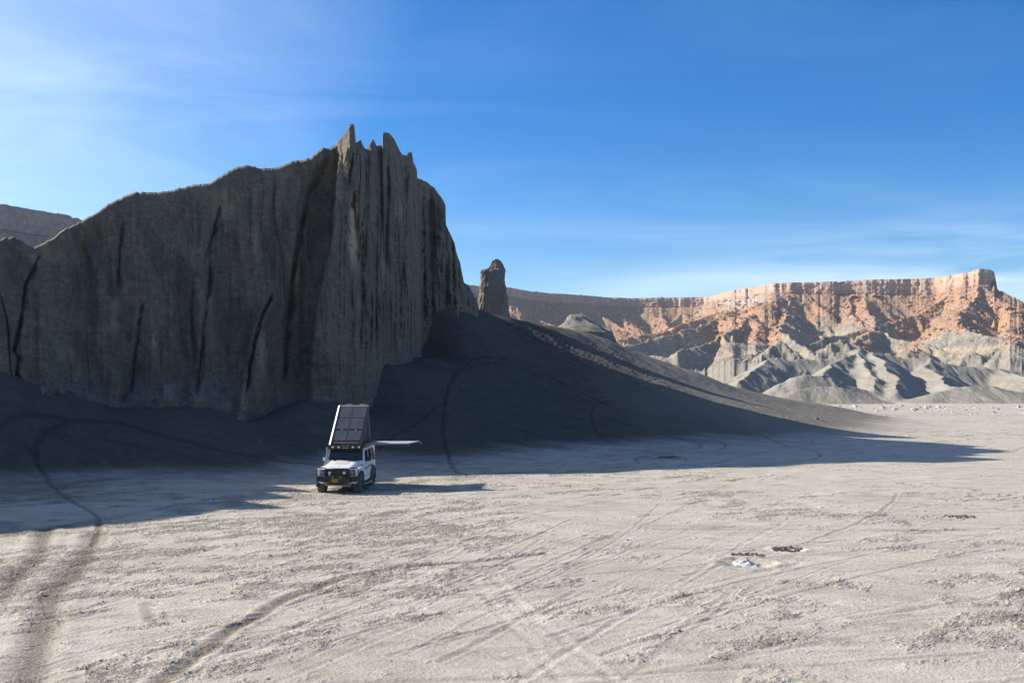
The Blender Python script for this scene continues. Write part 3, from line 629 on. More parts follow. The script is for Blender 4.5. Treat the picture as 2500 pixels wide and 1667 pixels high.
def spur(px0, st, s0, tilt, L, z0):
    """crest running out from the rim, its side ribs and their short ribs"""
    j = int(np.argmin(np.abs(pxm - px0))); x0, y0 = gxr[j] * (1 - s0 / gyr[j]), gyr[j] - s0
    j2 = min(len(pxm) - 1, j + 14); j1 = max(0, j - 14); tx_, ty_ = gxr[j2] - gxr[j1], gyr[j2] - gyr[j1]; l = math.hypot(tx_, ty_)
    nx_, ny_ = ty_ / l, -tx_ / l
    if ny_ > 0: nx_, ny_ = -nx_, -ny_
    th = math.atan2(ny_ * .6 - .5, nx_ * .6 - .12) + tilt
    ds = np.array([0, 14, 30, 52, 80, 115, 160, 215, 280, 350]) * L; dz = np.interp(ds, [0, 20, 60, 110, 180, 260, 340, 430], [0, 8 + 4 * (1 - st), 20 + 8 * (1 - st), 31 + 8 * (1 - st), 43 + 6 * (1 - st), 54, 64, 76])
    p = np.array([x0, y0]); pts = []
    for k in range(len(ds)):
        if k: p = p + (ds[k] - ds[k - 1]) * np.array([math.cos(th), math.sin(th)]); th += rnd.gauss(0, .10)
        pts.append((p[0], p[1], z0 - dz[k] + rnd.uniform(-1.2, 1.2)))
    RIDM.append((pts, .72))
    for k in range(2, len(pts) - 1):
        for sd in (-1, 1):
            if rnd.random() < .18: continue
            t_ = rnd.random(); a_ = np.array(pts[k]) * (1 - t_) + np.array(pts[k + 1]) * t_
            ang_ = th + sd * rnd.uniform(.5, 1.05); Lb = rnd.uniform(12, 30) * (.7 + .1 * k); g_ = rnd.uniform(.36, .52)
            z_ = a_[2] - .8; q = [(a_[0], a_[1], z_)]
            for m_ in range(3):
                ang_ += rnd.gauss(0, .12); q.append((q[-1][0] + math.cos(ang_) * Lb / 3, q[-1][1] + math.sin(ang_) * Lb / 3, q[-1][2] - g_ * Lb / 3 * (1 + .35 * m_)))
            RIDM.append((q, rnd.uniform(.85, 1.0)))
            for m_ in (1, 2):
                for s3 in (-1, 1):
                    a3 = ang_ + s3 * rnd.uniform(.5, .9); L3 = rnd.uniform(5, 11); g3 = rnd.uniform(.5, .65)
                    b0 = q[m_]; RIDM.append(([(b0[0], b0[1], b0[2] - .3), (b0[0] + math.cos(a3) * L3, b0[1] + math.sin(a3) * L3, b0[2] - .3 - g3 * L3)], 1.05))
x_ = 1060.
while x_ < 2620:
    st = float(R1f(x_)); j = int(np.argmin(np.abs(pxm - x_)))
    if st > .3: spur(x_, st, rnd.uniform(4, 10), rnd.gauss(0, .10), .75 + .35 * st, zr[j] - cap[j] + 1 - 12 * (1 - st))
    x_ += rnd.uniform(48, 86) if st > .3 else 22
for x_ in (1510, 1615, 1900, 2112, 2400): j = int(np.argmin(np.abs(pxm - x_))); spur(x_, 1.0, 5, 0, 1.1, 79)
for k in range(110):                               # loose cones along the foot
    px0 = rnd.uniform(1400, 2600); D0 = rimD(np.array([px0]))[0] - rnd.uniform(170, 400) * (.75 if px0 > 2200 else 1); z0 = rnd.uniform(9, 24) * (1 if D0 > 450 else .6)
    c0 = ((px0 - CX) / F * D0, D0); t0 = rnd.uniform(0, 6.28)
    for m_ in range(4):
        t0 += 1.57 + rnd.uniform(-.4, .4); Lb = rnd.uniform(10, 26)
        p1 = (c0[0] + math.cos(t0) * Lb * .5, c0[1] + math.sin(t0) * Lb * .5, z0 - Lb * .22); t1 = t0 + rnd.uniform(-.4, .4)
        RIDM.append(([(c0[0], c0[1], z0), p1, (p1[0] + math.cos(t1) * Lb * .5, p1[1] + math.sin(t1) * Lb * .5, p1[2] - Lb * .33)], .85))
cosx = Xm / Ym
for pts, sl in RIDM:
    pts = np.array(pts); reach_ = 34.0
    r0 = (pts[:, 0] / pts[:, 1]).min() - reach_ / pts[:, 1].min(); r1 = (pts[:, 0] / pts[:, 1]).max() + reach_ / pts[:, 1].min()
    ja, jb = np.searchsorted((pxm - CX) / F, [r0, r1])
    if jb <= ja: continue
    sub_y = Ym[:, ja:jb]; ymin = sub_y.min(1); ymax = sub_y.max(1); rows_ = np.where((ymax > pts[:, 1].min() - reach_) & (ymin < pts[:, 1].max() + reach_))[0]
    if not len(rows_): continue
    ia, ib = rows_[0], rows_[-1] + 1
    x, y = wxm[ia:ib, ja:jb], wym[ia:ib, ja:jb]; best = np.full(x.shape, -99.)
    for a_, b_ in zip(pts[:-1], pts[1:]):
        ab = b_[:2] - a_[:2]; l2 = ab @ ab + 1e-9
        t = np.clip(((x - a_[0]) * ab[0] + (y - a_[1]) * ab[1]) / l2, 0, 1)
        best = np.maximum(best, a_[2] + (b_[2] - a_[2]) * t - sl * np.hypot(x - a_[0] - t * ab[0], y - a_[1] - t * ab[1]))
    z_ = Zm[ia:ib, ja:jb]; hi = np.maximum(z_, best); Zm[ia:ib, ja:jb] = hi + .3 * np.log(np.exp((z_ - hi) / .3) + np.exp((best - hi) / .3))
cone = zcap + .5 - .60 * (sq_ - 3.5) * (.95 + .35 * fbm(Xm / 16, Ym / 60, 2, 736))    # fresh talus against the foot of the cliff
hi = np.maximum(Zm, cone); Zm = hi + .8 * np.log(np.exp((Zm - hi) / .8) + np.exp((cone - hi) / .8))
Zm = np.minimum(Zm, zcap + 1.5 - .30 * (sq_ - 3.5).clip(0, 40) - .06 * (sq_ - 43.5).clip(0))
kf = sm(s_s, 440, 545); Zm = Zm * (1 - kf) - 8 * kf
O4 = ridged(wxm / 3.6, wym / 11, 2, 748)
Zm += .8 * ridged(wxm / 6.5, wym / 22, 2, 747) * sm(s_s, 40, 110) + .5 * O4 * sm(s_s, 30, 90) + .25 * ridged(Xm / 1.9, Ym / 6, 1, 749) * sm(s_s, 60, 120)
led = 33 + 5 * fbm(Xm / 90, Ym / 90, 2, 750); Zm += 2.2 * (sm(Zm, led - .7, led + .4) - .5) * sm(s_s, 50, 90) * sm(fbm(Xm / 30, Ym / 60, 2, 752), -.15, .15)
Zm += 1.0 * fbm(Xm / 3.5, Ym / 3.5, 3, 755) * (1 - sm(sq_, 50, 110)) + .22 * fbm(Xm / 1.8, Ym / 1.8, 2, 757)
Dt = Dr[None, :] + np.array([[260.], [120.], [40.], [12.], [3.], [.8]]); Zt = zr[None, :] + np.array([[0.], [0.], [.3], [.3], [.2], [0.]])
Dw = Dr[None, :] + sw
DD = np.r_[Dt, Dw, Dm]; ZZ = np.r_[Zt, zw, Zm]; XX = (np.broadcast_to(pxm[None, :], DD.shape) - CX) / F * DD
# colours of the beds
SS = np.r_[np.zeros((6 + nwall, len(pxm))) - 1, sq_ + 0 * px_]
na = fbm(XX / 40, DD / 40, 3, 760); nb = fbm(XX / 9, DD / 9, 3, 764); nc_ = fbm(XX / 3, DD / 3, 2, 768)
def colr(*c): return np.array(c)[None, None, :]
px_f0 = np.broadcast_to(pxm[None, :], DD.shape)
grey = colr(.225, .205, .18); grey2 = colr(.30, .27, .22); yel = colr(.41, .325, .205); rust = colr(.44, .255, .15); rust2 = colr(.32, .20, .13); pink = colr(.47, .32, .235); cream = colr(.52, .44, .36)
def mx(a_, b_, f): f = f[..., None]; return a_ * (1 - f) + b_ * f
col = mx(grey + 0 * SS[..., None], grey2 + 0 * SS[..., None], sm(nb, -.3, .4))
ybed = np.exp(-((ZZ - 36 - 5 * na) / 6.) ** 2) + .8 * np.exp(-((ZZ - 20 - 4 * na) / 3.) ** 2) + .7 * np.exp(-((ZZ - 50 - 3 * na) / 3.) ** 2)
col = mx(col, yel, np.clip(ybed * sm(nb, -.4, .1) * .9, 0, 1))
reach = 112 + 110 * fbm(XX / 45, DD / 220, 2, 770) + 40 * nb + 150 * sm(-px_f0, -1790, -1640)
chute = np.exp(-((px_f := np.broadcast_to(pxm[None, :], DD.shape)) - 2240 + SS * .05) ** 2 / 26 ** 2) + .9 * np.exp(-((px_f - 2110) / 26) ** 2) + .8 * np.exp(-((px_f - 1640 + SS * .4) / 40) ** 2)
debris = np.clip((1 - sm(SS, reach - 30, reach + 25)) + chute * (1 - sm(SS, 250, 330)) * sm(nb, -.5, .1), 0, 1) * (SS > 0)
col = mx(col, mx(rust + 0 * SS[..., None], rust2 + 0 * SS[..., None], sm(nc_, -.3, .3)), debris * sm(nb + nc_ * .6, -.75, -.1))
col = mx(col, grey2, sm(-nb, .2, .45) * debris * .55)
wallm = (SS < 0)
lefty = np.broadcast_to((pxm < 600)[None, :], DD.shape)
wc = mx(pink + 0 * SS[..., None], cream + 0 * SS[..., None], sm(nb + .5 * nc_, 0, .5) * .6)
depthc = np.clip((np.broadcast_to(zr[None, :], DD.shape) - ZZ) / np.broadcast_to(cap[None, :], DD.shape), 0, 1)
wc = mx(wc, colr(.36, .22, .17), sm(depthc, .6, .8) * .5); wc = mx(wc, colr(.33, .27, .22), (1 - sm(depthc, .02, .14)) * .5)
col = np.where(wallm[..., None], wc, col); col = np.where(lefty[..., None], col * .35 + colr(.25, .225, .205) * .65, col)
bands = fbm(ZZ / 1.7 + na * .5, px_f0 / 900., 3, 780); col = col * (1 + .34 * bands * (1 - debris * .7))[..., None]
whit = np.exp(-((px_f - 1815) / 60) ** 2) * np.exp(-((SS - 14) / 12) ** 2)
col = mx(col, colr(.55, .50, .44), np.clip(whit, 0, 1) * .8)
def mesa_mat():
    m, t, b = new_mat('mesa_beds'); L = t.links.new; geo = N(t, 'ShaderNodeNewGeometry')
    ca = N(t, 'ShaderNodeAttribute', attribute_name='bed')
    def noise(scale, vs=(1, 1, 1), det=6., rough=.65):
        mp = N(t, 'ShaderNodeMapping'); mp.inputs['Scale'].default_value = vs; L(geo.outputs['Position'], mp.inputs[0])
        n = N(t, 'ShaderNodeTexNoise', i_Scale=scale, i_Detail=det, i_Roughness=rough); L(mp.outputs[0], n.inputs['Vector']); return n.outputs[0]
    n1 = noise(.35, (1, 1, 1.2), 8., .7)
    r = ramp(t, [(.3, (.66, .66, .66)), (.7, (1.3, 1.3, 1.3))]); L(n1, r.inputs[0])
    c = mixc(t, 1.0, ca.outputs['Color'], r.outputs[0], 'MULTIPLY')
    L(c, b.inputs['Base Color']); b.inputs['Roughness'].default_value = .95; b.inputs['Specular IOR Level'].default_value = .1
    h = math_(t, 'ADD', math_(t, 'MULTIPLY', n1, 2.4), math_(t, 'MULTIPLY', noise(1.4, (1, 1, .6)), .5))
    bn = N(t, 'ShaderNodeBump', i_Strength=.8, i_Distance=1.); L(h, bn.inputs['Height']); L(bn.outputs[0], b.inputs['Normal'])
    return m
MM = mesa_mat()
mesa = bpy.data.objects.new('mesa', None); C.objects.link(mesa); mesa.location = (250, 900, 0)
tag(mesa, 'long flat-topped red mesa with gullied grey and tan badland slopes across the distance', 'mesa')
mesa_inv = Matrix.Translation((-250, -900, 0))
def mesa_part(name, r0, r1, lab):
    v3 = np.stack([XX[r0:r1], DD[r0:r1], ZZ[r0:r1]], -1).reshape(-1, 3) - np.array([250, 900, 0])
    o = mesh_np(name, v3, grid_faces(r1 - r0, len(pxm)), MM, cols=dict(bed=col[r0:r1].reshape(-1, 3)), parent=mesa); o['label'] = lab; return o
mesa_part('sandstone_rim', 0, 6 + nwall, 'vertical pink sandstone cliff band along the top of the mesa')
mesa_part('badland_slope', 5 + nwall, DD.shape[0], 'boulder covered slope with grey shale gullies below the rim')

# ------------------------------------------------------------------ boulders and clods
def rock_mesh(name, seed, sub_=1, flat=.75):
    bm = bmesh.new(); bmesh.ops.create_icosphere(bm, subdivisions=sub_, radius=1)
    r = random.Random(seed)
    for _ in range(5):
        n = Vector((r.gauss(0, 1), r.gauss(0, 1), r.gauss(0, 1))).normalized(); d = r.uniform(.45, .8)
        for v in bm.verts:
            k = v.co.dot(n)
            if k > d: v.co -= n * (k - d)
    for v in bm.verts: v.co *= r.uniform(.92, 1.08); v.co.z *= flat
    me = bpy.data.meshes.new(name); bm.to_mesh(me); bm.free(); return me
def scatter_np(name, pts, sizes, mat, seeds=6, sub_=1, flat=.75, cols=None, col=None):
    """many small rocks joined in one mesh"""
    Vs, Fs, Cs, off = [], [], [], 0
    protos = []
    for s_ in range(seeds):
        me = rock_mesh('p', s_ + 3, sub_, flat); v = np.array([q.co[:] for q in me.vertices]); f = np.array([p.vertices[:] for p in me.polygons]); protos.append((v, f)); bpy.data.meshes.remove(me)
    which = rng.integers(0, seeds, len(pts))
    for s_ in range(seeds):
        idx = np.where(which == s_)[0]
        if not len(idx): continue
        v, f = protos[s_]; n = len(idx); th = rng.random(n) * 6.283
        c_, s2 = np.cos(th)[:, None], np.sin(th)[:, None]; sc = sizes[idx][:, None]; asp = rng.uniform(.7, 1.3, (n, 3))
        vx = v[None, :, 0] * asp[:, :1]; vy = v[None, :, 1] * asp[:, 1:2]; vz = v[None, :, 2] * asp[:, 2:]
        Xr = (vx * c_ - vy * s2) * sc + pts[idx, 0][:, None]; Yr = (vx * s2 + vy * c_) * sc + pts[idx, 1][:, None]; Zr = vz * sc + pts[idx, 2][:, None]
        Vs.append(np.stack([Xr, Yr, Zr], -1).reshape(-1, 3)); Fs.append((f[None] + (np.arange(n) * len(v))[:, None, None] + off).reshape(-1, 3)); off += n * len(v)
        if col is not None: Cs.append(np.repeat(col[idx], len(v), axis=0))
    return mesh_np(name, np.concatenate(Vs), np.concatenate(Fs), mat, smooth=False, cols=dict(bed=np.concatenate(Cs)) if col is not None else None)
# mesa boulders: pick places on the slope weighted by debris
Ds, Xs, Zs = DD[6 + nwall:], XX[6 + nwall:], ZZ[6 + nwall:]
pr = debris[6 + nwall:] * ((pxm > 1040) & (pxm < 2560))[None, :] * np.gradient(s_s[:, 0])[:, None]
pr = (pr * (.2 + sm(nb[6 + nwall:], -.3, .3))).ravel(); pr /= pr.sum()
ii = rng.choice(len(pr), 7000, p=pr)
bp = np.stack([Xs.ravel()[ii], Ds.ravel()[ii], Zs.ravel()[ii]], -1) + rng.normal(0, .5, (7000, 3)) * [1, 1, .2]
bs = .55 + rng.pareto(2.6, 7000) * .6; bs = bs.clip(.5, 3.0)
bc = np.array([(.38, .24, .165), (.42, .28, .20), (.31, .20, .15), (.44, .33, .25)])[rng.integers(0, 4, 7000)]
tag(scatter_np('talus_boulders', bp, bs, MM, sub_=1, col=bc), 'rust coloured boulder litter covering the slope under the mesa rim', None, None, 'stuff')
bigm = []
for s_ in range(4):
    me = rock_mesh('boulder', 40 + s_, 2, .8); at_ = me.attributes.new('bed', 'FLOAT_COLOR', 'POINT')
    for q in at_.data: q.color = (.43, .29, .21, 1)
    me.materials.append(MM); bigm.append(me)
for px, py, lab in [(2132, 722, 'biggest pale boulder, perched just under the rim above the middle rubble cone'),
                    (2084, 725, 'squat boulder close under the rim, left of the biggest pale one'),
                    (1893, 763, 'pinkish boulder half way down the rubble cone below the sunlit bend of the rim'),
                    (2240, 850, 'rust boulder low in the boulder-filled gully near the right end of the mesa'),
                    (2262, 800, 'rust boulder at the middle of the boulder-filled gully near the right end'),
                    (2120, 835, 'boulder at the bottom of the middle rubble tongue, above the grey hills'),
                    (1640, 790, 'boulder on the rounded rubble spur beside the dark shaded gully'),
                    (1745, 810, 'boulder low on the rubble slope above the small tan cones')]:
    j = np.argmin(np.abs(pxm - px)); col_y = HY - (Zs[:, j] - CAMH) / Ds[:, j] * F
    i = np.argmin(np.abs(col_y - py)); o = bpy.data.objects.new('boulder', rnd.choice(bigm)); C.objects.link(o)
    sz = rnd.uniform(1.9, 3.0) * Ds[i, j] / 850
    o.location = (Xs[i, j], Ds[i, j] - .5, Zs[i, j] + sz * .2); o.scale = (sz * rnd.uniform(.9, 1.3), sz, sz * rnd.uniform(.7, 1)); o.rotation_euler = (rnd.uniform(-.3, .3), rnd.uniform(-.3, .3), rnd.uniform(0, 6))
    tag(o, lab, 'boulder', 'large boulders on the mesa slope')
# clods on the flat
MCL = simple('dry_clay', (.42, .365, .305), .95, spec=.1, var=.3, bscale=6)
n_c = 26000
cy = np.exp(rng.uniform(math.log(15), math.log(75), n_c * 3)); cxr = rng.uniform(-.56, .56, n_c * 3) * cy
pc = churn_at(cxr, cy)
kp = rng.random(n_c * 3) < pc * 1.2 + .01; cxr, cy = cxr[kp][:n_c], cy[kp][:n_c]
cz = base_z(cxr, cy) + .0
cs = (.010 + rng.pareto(3.2, len(cy)) * .010).clip(.006, .055)
g_ = cz < .8; cl = np.stack([cxr, cy, cz + cs * .3 + .012], -1)[g_]
tag(scatter_np('clay_clods', cl, cs[g_], MCL, sub_=1, flat=.7), 'small dry clay clods strewn over the pale flat', None, None, 'stuff')
n_s = 3200
ss_y = rng.uniform(50, 125, n_s); ss_x = rng.uniform(-.5, .42, n_s) * ss_y; ss_z = base_z(ss_x, ss_y); g2 = (ss_z > .5) & (ss_z < 12.5) & (rng.random(n_s) < .25 + .75 * sm(fbm(ss_x / 6, ss_y / 6, 3, 120), -.1, .3))
sss = (.03 + rng.pareto(2.6, n_s) * .035).clip(.03, .32)[g2]
tag(scatter_np('slope_stones', np.stack([ss_x, ss_y, ss_z + .25 * 0 + .02], -1)[g2], sss, simple('shale_stone', (.15, .135, .115), .95, var=.4, bscale=3), sub_=1, flat=.7), 'small loose stones scattered over the dark shale slope', None, None, 'stuff')
# light rocks strewn where the flat meets the hills
n_r = 900
pxr = rng.uniform(2040, 2560, n_r); pyr = 1000 + rng.normal(0, 7, n_r) + (2300 - pxr) * -.012; Dd = CAMH * F / (pyr - HY)
rk = np.stack([(pxr - CX) / F * Dd, Dd, .05 + 0 * Dd], -1)
tag(scatter_np('scattered_stones', rk, (.10 + rng.pareto(2.5, n_r) * .10).clip(.08, .6), simple('pale_stone', (.42, .37, .31), .9, var=.25, bscale=3), sub_=1), 'pale stones strewn along the far edge of the flat', None, None, 'stuff')

def ground_pile(name, px, py, n, spread, size, mat, label, cat, cflat=.6, big=0):
    c = ray_ground([px], [py])[0]; pts = []; n = int(n * 1.6)
    sz = rng.uniform(.5, 1.3, n) * size
    a_ = rng.random(n) * 6.28; r_ = np.sqrt(rng.random(n)) * spread
    x = c[0] + np.cos(a_) * r_; y = c[1] + np.sin(a_) * r_ * .7
    z = base_z(x, y) + sz * .3
    o = scatter_np(name, np.stack([x, y, z], -1), sz, mat, flat=cflat)
    return tag(o, label, cat, None, 'stuff')
MASH = simple('white_ash', (.40, .39, .39), .9, var=.32, bscale=14, bump=1.0)
MDK = simple('dark_clay', (.13, .10, .085), .95, var=.3, bscale=12)
MLC = simple('tan_clay', (.36, .31, .25), .95, var=.3, bscale=12)
def ash(name, px, py, rx_, ry_, label):
    c = ray_ground([px], [py])[0]; n, m_ = 30, 40
    r = np.linspace(0, 1, n)[:, None]; th = np.linspace(0, 2 * np.pi, m_, endpoint=False)[None, :]
    k = 1 + .35 * fbm(np.cos(th) * 1.7 + px, np.sin(th) * 1.7, 3, 810)
    X = c[0] + r * rx_ * k * np.cos(th); Y = c[1] + r * ry_ * k * np.sin(th)
    Z = base_z(X, Y) + .05 * (1 - r ** 2) + .13 * fbm(X * 6, Y * 6, 3, 812) * (1 - r * .6) - .05 * r + .0
    return tag(mesh_np(name, np.stack([X, Y, Z], -1).reshape(-1, 3), grid_faces(n, m_, True), MASH), label, 'ash pile')
ash('ash_pile', 1820, 1373, .40, .55, 'bright white ash heap in a shallow dip on the pale flat')
ground_pile('dug_clods', 1824, 1356, 40, .5, .055, MDK, 'line of dark clods along the back edge of the white ash heap', 'clods')
ground_pile('burrow_mound', 2342, 1262, 70, .62, .06, MDK, 'dark crumbly burrow mound beside a tyre track, far right of the flat', 'mound')
ground_pile('clod_spill', 2302, 1264, 90, 1.0, .035, MLC, 'thin spill of tan clods left of the burrow mound', 'clods')
ground_pile('hole_clods', 1930, 1338, 36, .45, .045, MDK, 'dark clods round the open hole behind the ash heap', 'clods')
ground_pile('fire_ring', 1632, 1117, 26, .75, .12, MDK, 'scatter of blackened stones in the butte shadow, like an old fire ring', 'stones')
ground_pile('shaded_clods', 1662, 1121, 18, .5, .09, MLC, 'few pale clods beside the blackened stones in shadow', 'clods')
import os
if os.environ.get('DBG'):
    for px,py,D in [(585,1022,65),(681,970,70),(1010,872,83),(1250,776,109),(1200,770,107),(1125,806,93),(1500,838,112),(1700,908,114)]:
        x,y,z=wpt(px,py,D); print('CT',px,py,round(x,1),y,'want',round(z,2),'got',round(ground_at(x,y),2), 'max', round(float(base_z(np.full(30,x),np.linspace(y-10,y+20,30)).max()),2))
# ------------------------------------------------------------------ camper truck (local: x right, y away from its nose, z up; front axle at y = 0)
M_WHITE = simple('white_paint', (.78, .78, .76), .38, coat=.25, var=.05, bscale=3)
M_BLACK = simple('black_powder_coat', (.012, .012, .013), .5, var=.2, bscale=8)
M_TRIM = simple('dusty_black_plastic', (.035, .033, .032), .75, var=.35, bscale=6)
M_GLASS = simple('dark_glass', (.012, .018, .024), .06, spec=.7)
M_RUB = simple('dusty_rubber', (.11, .098, .085), .9, var=.45, bscale=7, bump=.3)
M_RIM = simple('dark_alloy', (.07, .07, .07), .45, metal=.6)
M_ALU = simple('bare_aluminium', (.55, .55, .55), .4, metal=.7, var=.1)
M_LAMP = simple('lamp_lens', (.75, .76, .78), .15, spec=.8)
M_LENS = simple('smoked_lens', (.06, .065, .07), .1, spec=.8)
M_TAN = simple('matte_tan_patch', (.50, .44, .36), .8, var=.08)
M_PANEL = simple('solar_film', (.055, .06, .075), .32, spec=.6, var=.25, bscale=2.5)
M_FABRIC = simple('charcoal_canvas', (.05, .048, .05), .9, bump=.3, bscale=5, var=.2)
M_AWN = simple('pale_awning_cloth', (.66, .67, .66), .8, bump=.1, bscale=3, var=.04)
M_ORANGE = simple('orange_plate', (.60, .22, .02), .5)
M_AMBER = simple('amber_lens', (.75, .22, .03), .3)
M_YEL = simple('yellow_hook', (.62, .50, .05), .5)
M_GREY = simple('grey_plate', (.30, .30, .30), .6, var=.15)
M_SEAT = simple('seat_cloth', (.08, .08, .085), .9)
def B(bm, x0, x1, y0, y1, z0, z1, bev=0.0):
    vs = [bm.verts.new((x, y, z)) for x in (x0, x1) for y in (y0, y1) for z in (z0, z1)]
    fs = [bm.faces.new([vs[i] for i in f]) for f in ((0, 1, 3, 2), (4, 6, 7, 5), (0, 4, 5, 1), (2, 3, 7, 6), (0, 2, 6, 4), (1, 5, 7, 3))]
    if bev:
        bmesh.ops.bevel(bm, geom=list({e for f in fs for e in f.edges}), offset=bev, segments=2, affect='EDGES', profile=.6)
def HEX(bm, bot, top, bev=0.0):                    # loft between two 4-corner rings
    a_ = [bm.verts.new(p) for p in bot]; b_ = [bm.verts.new(p) for p in top]
    fs = [bm.faces.new(a_[::-1]), bm.faces.new(b_)] + [bm.faces.new([a_[i], a_[(i + 1) % 4], b_[(i + 1) % 4], b_[i]]) for i in range(4)]
    if bev: bmesh.ops.bevel(bm, geom=list({e for f in fs for e in f.edges}), offset=bev, segments=2, affect='EDGES')
def PRISM(bm, poly, x0, x1, bev=0.0, taper=0.0):   # poly in (y, z), extruded along x
    a_ = [bm.verts.new((x0, y, z)) for y, z in poly]; b_ = [bm.verts.new((x1, y, z)) for y, z in poly]; n = len(poly)
    fs = [bm.faces.new(a_), bm.faces.new(b_[::-1])] + [bm.faces.new([a_[(i + 1) % n], a_[i], b_[i], b_[(i + 1) % n]]) for i in range(n)]
    if bev: bmesh.ops.bevel(bm, geom=list({e for f in fs[:2] for e in f.edges}), offset=bev, segments=2, affect='EDGES')
    return fs
def TUBE(bm, pts, r, seg=8, closed=False):
    pts = [Vector(p) for p in pts]; n = len(pts); rings = []
    for i, p in enumerate(pts):
        d = (pts[(i + 1) % n] - pts[i - 1]) if closed or 0 < i < n - 1 else (pts[1] - pts[0] if i == 0 else pts[-1] - pts[-2])
        d.normalize(); u = d.cross(Vector((0, 0, 1)) if abs(d.z) < .9 else Vector((1, 0, 0))).normalized(); w = d.cross(u)
        rings.append([bm.verts.new(p + r * (math.cos(2 * math.pi * k / seg) * u + math.sin(2 * math.pi * k / seg) * w)) for k in range(seg)])
    for i in range(n if closed else n - 1):
        a_, b_ = rings[i], rings[(i + 1) % n]
        for k in range(seg): bm.faces.new([a_[k], a_[(k + 1) % seg], b_[(k + 1) % seg], b_[k]])
    if not closed: bm.faces.new(rings[0][::-1]); bm.faces.new(rings[-1])
def LATHE_X(bm, prof, cx, cy, cz, seg=40, lug=0.0): # prof (x, r) round an axle along x
    rings = []
    for x, r in prof:
        rings.append([bm.verts.new((cx + x, cy + r * (1 + (lug * ((k + (x > 0)) % 2) if r > .40 else 0)) * math.cos(2 * math.pi * k / seg), cz + r * (1 + (lug * ((k + (x > 0)) % 2) if r > .40 else 0)) * math.sin(2 * math.pi * k / seg))) for k in range(seg)])
    for a_, b_ in zip(rings[:-1], rings[1:]):
        for k in range(seg): bm.faces.new([a_[k], a_[(k + 1) % seg], b_[(k + 1) % seg], b_[k]])
    return rings
def DISC_Y(bm, cx, y0, y1, cz, r, seg=20, r1=None):
    r1 = r if r1 is None else r1
    a_ = [bm.verts.new((cx + r * math.cos(2 * math.pi * k / seg), y0, cz + r * math.sin(2 * math.pi * k / seg))) for k in range(seg)]
    b_ = [bm.verts.new((cx + r1 * math.cos(2 * math.pi * k / seg), y1, cz + r1 * math.sin(2 * math.pi * k / seg))) for k in range(seg)]
    for k in range(seg): bm.faces.new([a_[k], a_[(k + 1) % seg], b_[(k + 1) % seg], b_[k]])
    bm.faces.new(a_[::-1]); bm.faces.new(b_)
def ob(name, fn, mat, parent, smooth=False, label=None):
    bm = bmesh.new(); fn(bm); bmesh.ops.recalc_face_normals(bm, faces=bm.faces[:])
    me = bpy.data.meshes.new(name); bm.to_mesh(me); bm.free(); me.materials.append(mat)
    for p in me.polygons: p.use_smooth = smooth
    o = bpy.data.objects.new(name, me); C.objects.link(o); o.parent = parent
    if label: o['label'] = label
    return o
truck = bpy.data.objects.new('camper_truck', None); C.objects.link(truck)
truck.location = (-7.78, 45.2, 0.0); truck.rotation_euler = (0, 0, math.radians(-2.5))
tag(truck, 'boxy white off-road camper with raised rooftop tent and side awning, parked on the flat', 'camper truck')
WR, HB = .445, .91
def arch(cy, r, z0, n=12): return [(cy + r * math.cos(t), .455 + r * math.sin(t)) for t in np.linspace(math.pi + math.asin(min(1, (.455 - z0) / r)) * -1 + 0, 0 + math.asin((.455 - z0) / r) * 1, n)] if False else [(cy - r * math.cos(t), .455 + r * math.sin(t)) for t in np.linspace(.12, math.pi - .12, n)]
side = [(-.60, .62), (-.60, 1.17)] + [(-.30, 1.19), (.92, 1.235), (3.68, 1.235), (3.72, 1.15), (3.72, .52)]
low = [(3.45, .50)] + arch(2.92, .53, .5)[::-1] + [(2.36, .50), (.60, .50)] + arch(0, .53, .5)[::-1]
body = ob('body', lambda bm: PRISM(bm, side + low, -HB, HB, .015), M_WHITE, truck)
ob('underbody', lambda bm: (B(bm, -.55, .55, -.45, 3.6, .44, .60), B(bm, -.75, .75, -.05, .05, .40, .5), B(bm, -.75, .75, 2.87, 2.97, .38, .5)), M_BLACK, truck)
def hood(bm):
    secs = [(-.63, .66, 1.16, .60, 1.215), (-.55, .69, 1.17, .63, 1.27), (.0, .73, 1.18, .64, 1.34), (.60, .76, 1.20, .64, 1.40), (1.0, .80, 1.22, .66, 1.44)]
    rings = [[bm.verts.new(p) for p in ((-a_, y, z0), (-b_, y, z1 - .03), (-b_ + .08, y, z1), (b_ - .08, y, z1), (b_, y, z1 - .03), (a_, y, z0))] for y, a_, z0, b_, z1 in secs]
    for r0, r1 in zip(rings[:-1], rings[1:]):
        for k in range(5): bm.faces.new([r0[k], r0[k + 1], r1[k + 1], r1[k]])
        bm.faces.new([r0[5], r0[0], r1[0], r1[5]])
    bm.faces.new(rings[0]); bm.faces.new(rings[-1][::-1])
hd = ob('hood', hood, M_WHITE, truck)
ob('hood_patch', lambda bm: HEX(bm, [(-.27, .02, 1.345), (.27, .02, 1.345), (.31, .78, 1.421), (-.31, .78, 1.421)], [(-.27, .02, 1.352), (.27, .02, 1.352), (.31, .78, 1.428), (-.31, .78, 1.428)]), M_TAN, hd)
ob('badge', lambda bm: B(bm, -.03, .03, -.46, -.43, 1.29, 1.298), M_BLACK, hd)
for s in (-1, 1):
    ob('hood_hinge', lambda bm: B(bm, s * .44 - .06, s * .44 + .06, .80, .86, 1.42, 1.455), M_TRIM, hd)
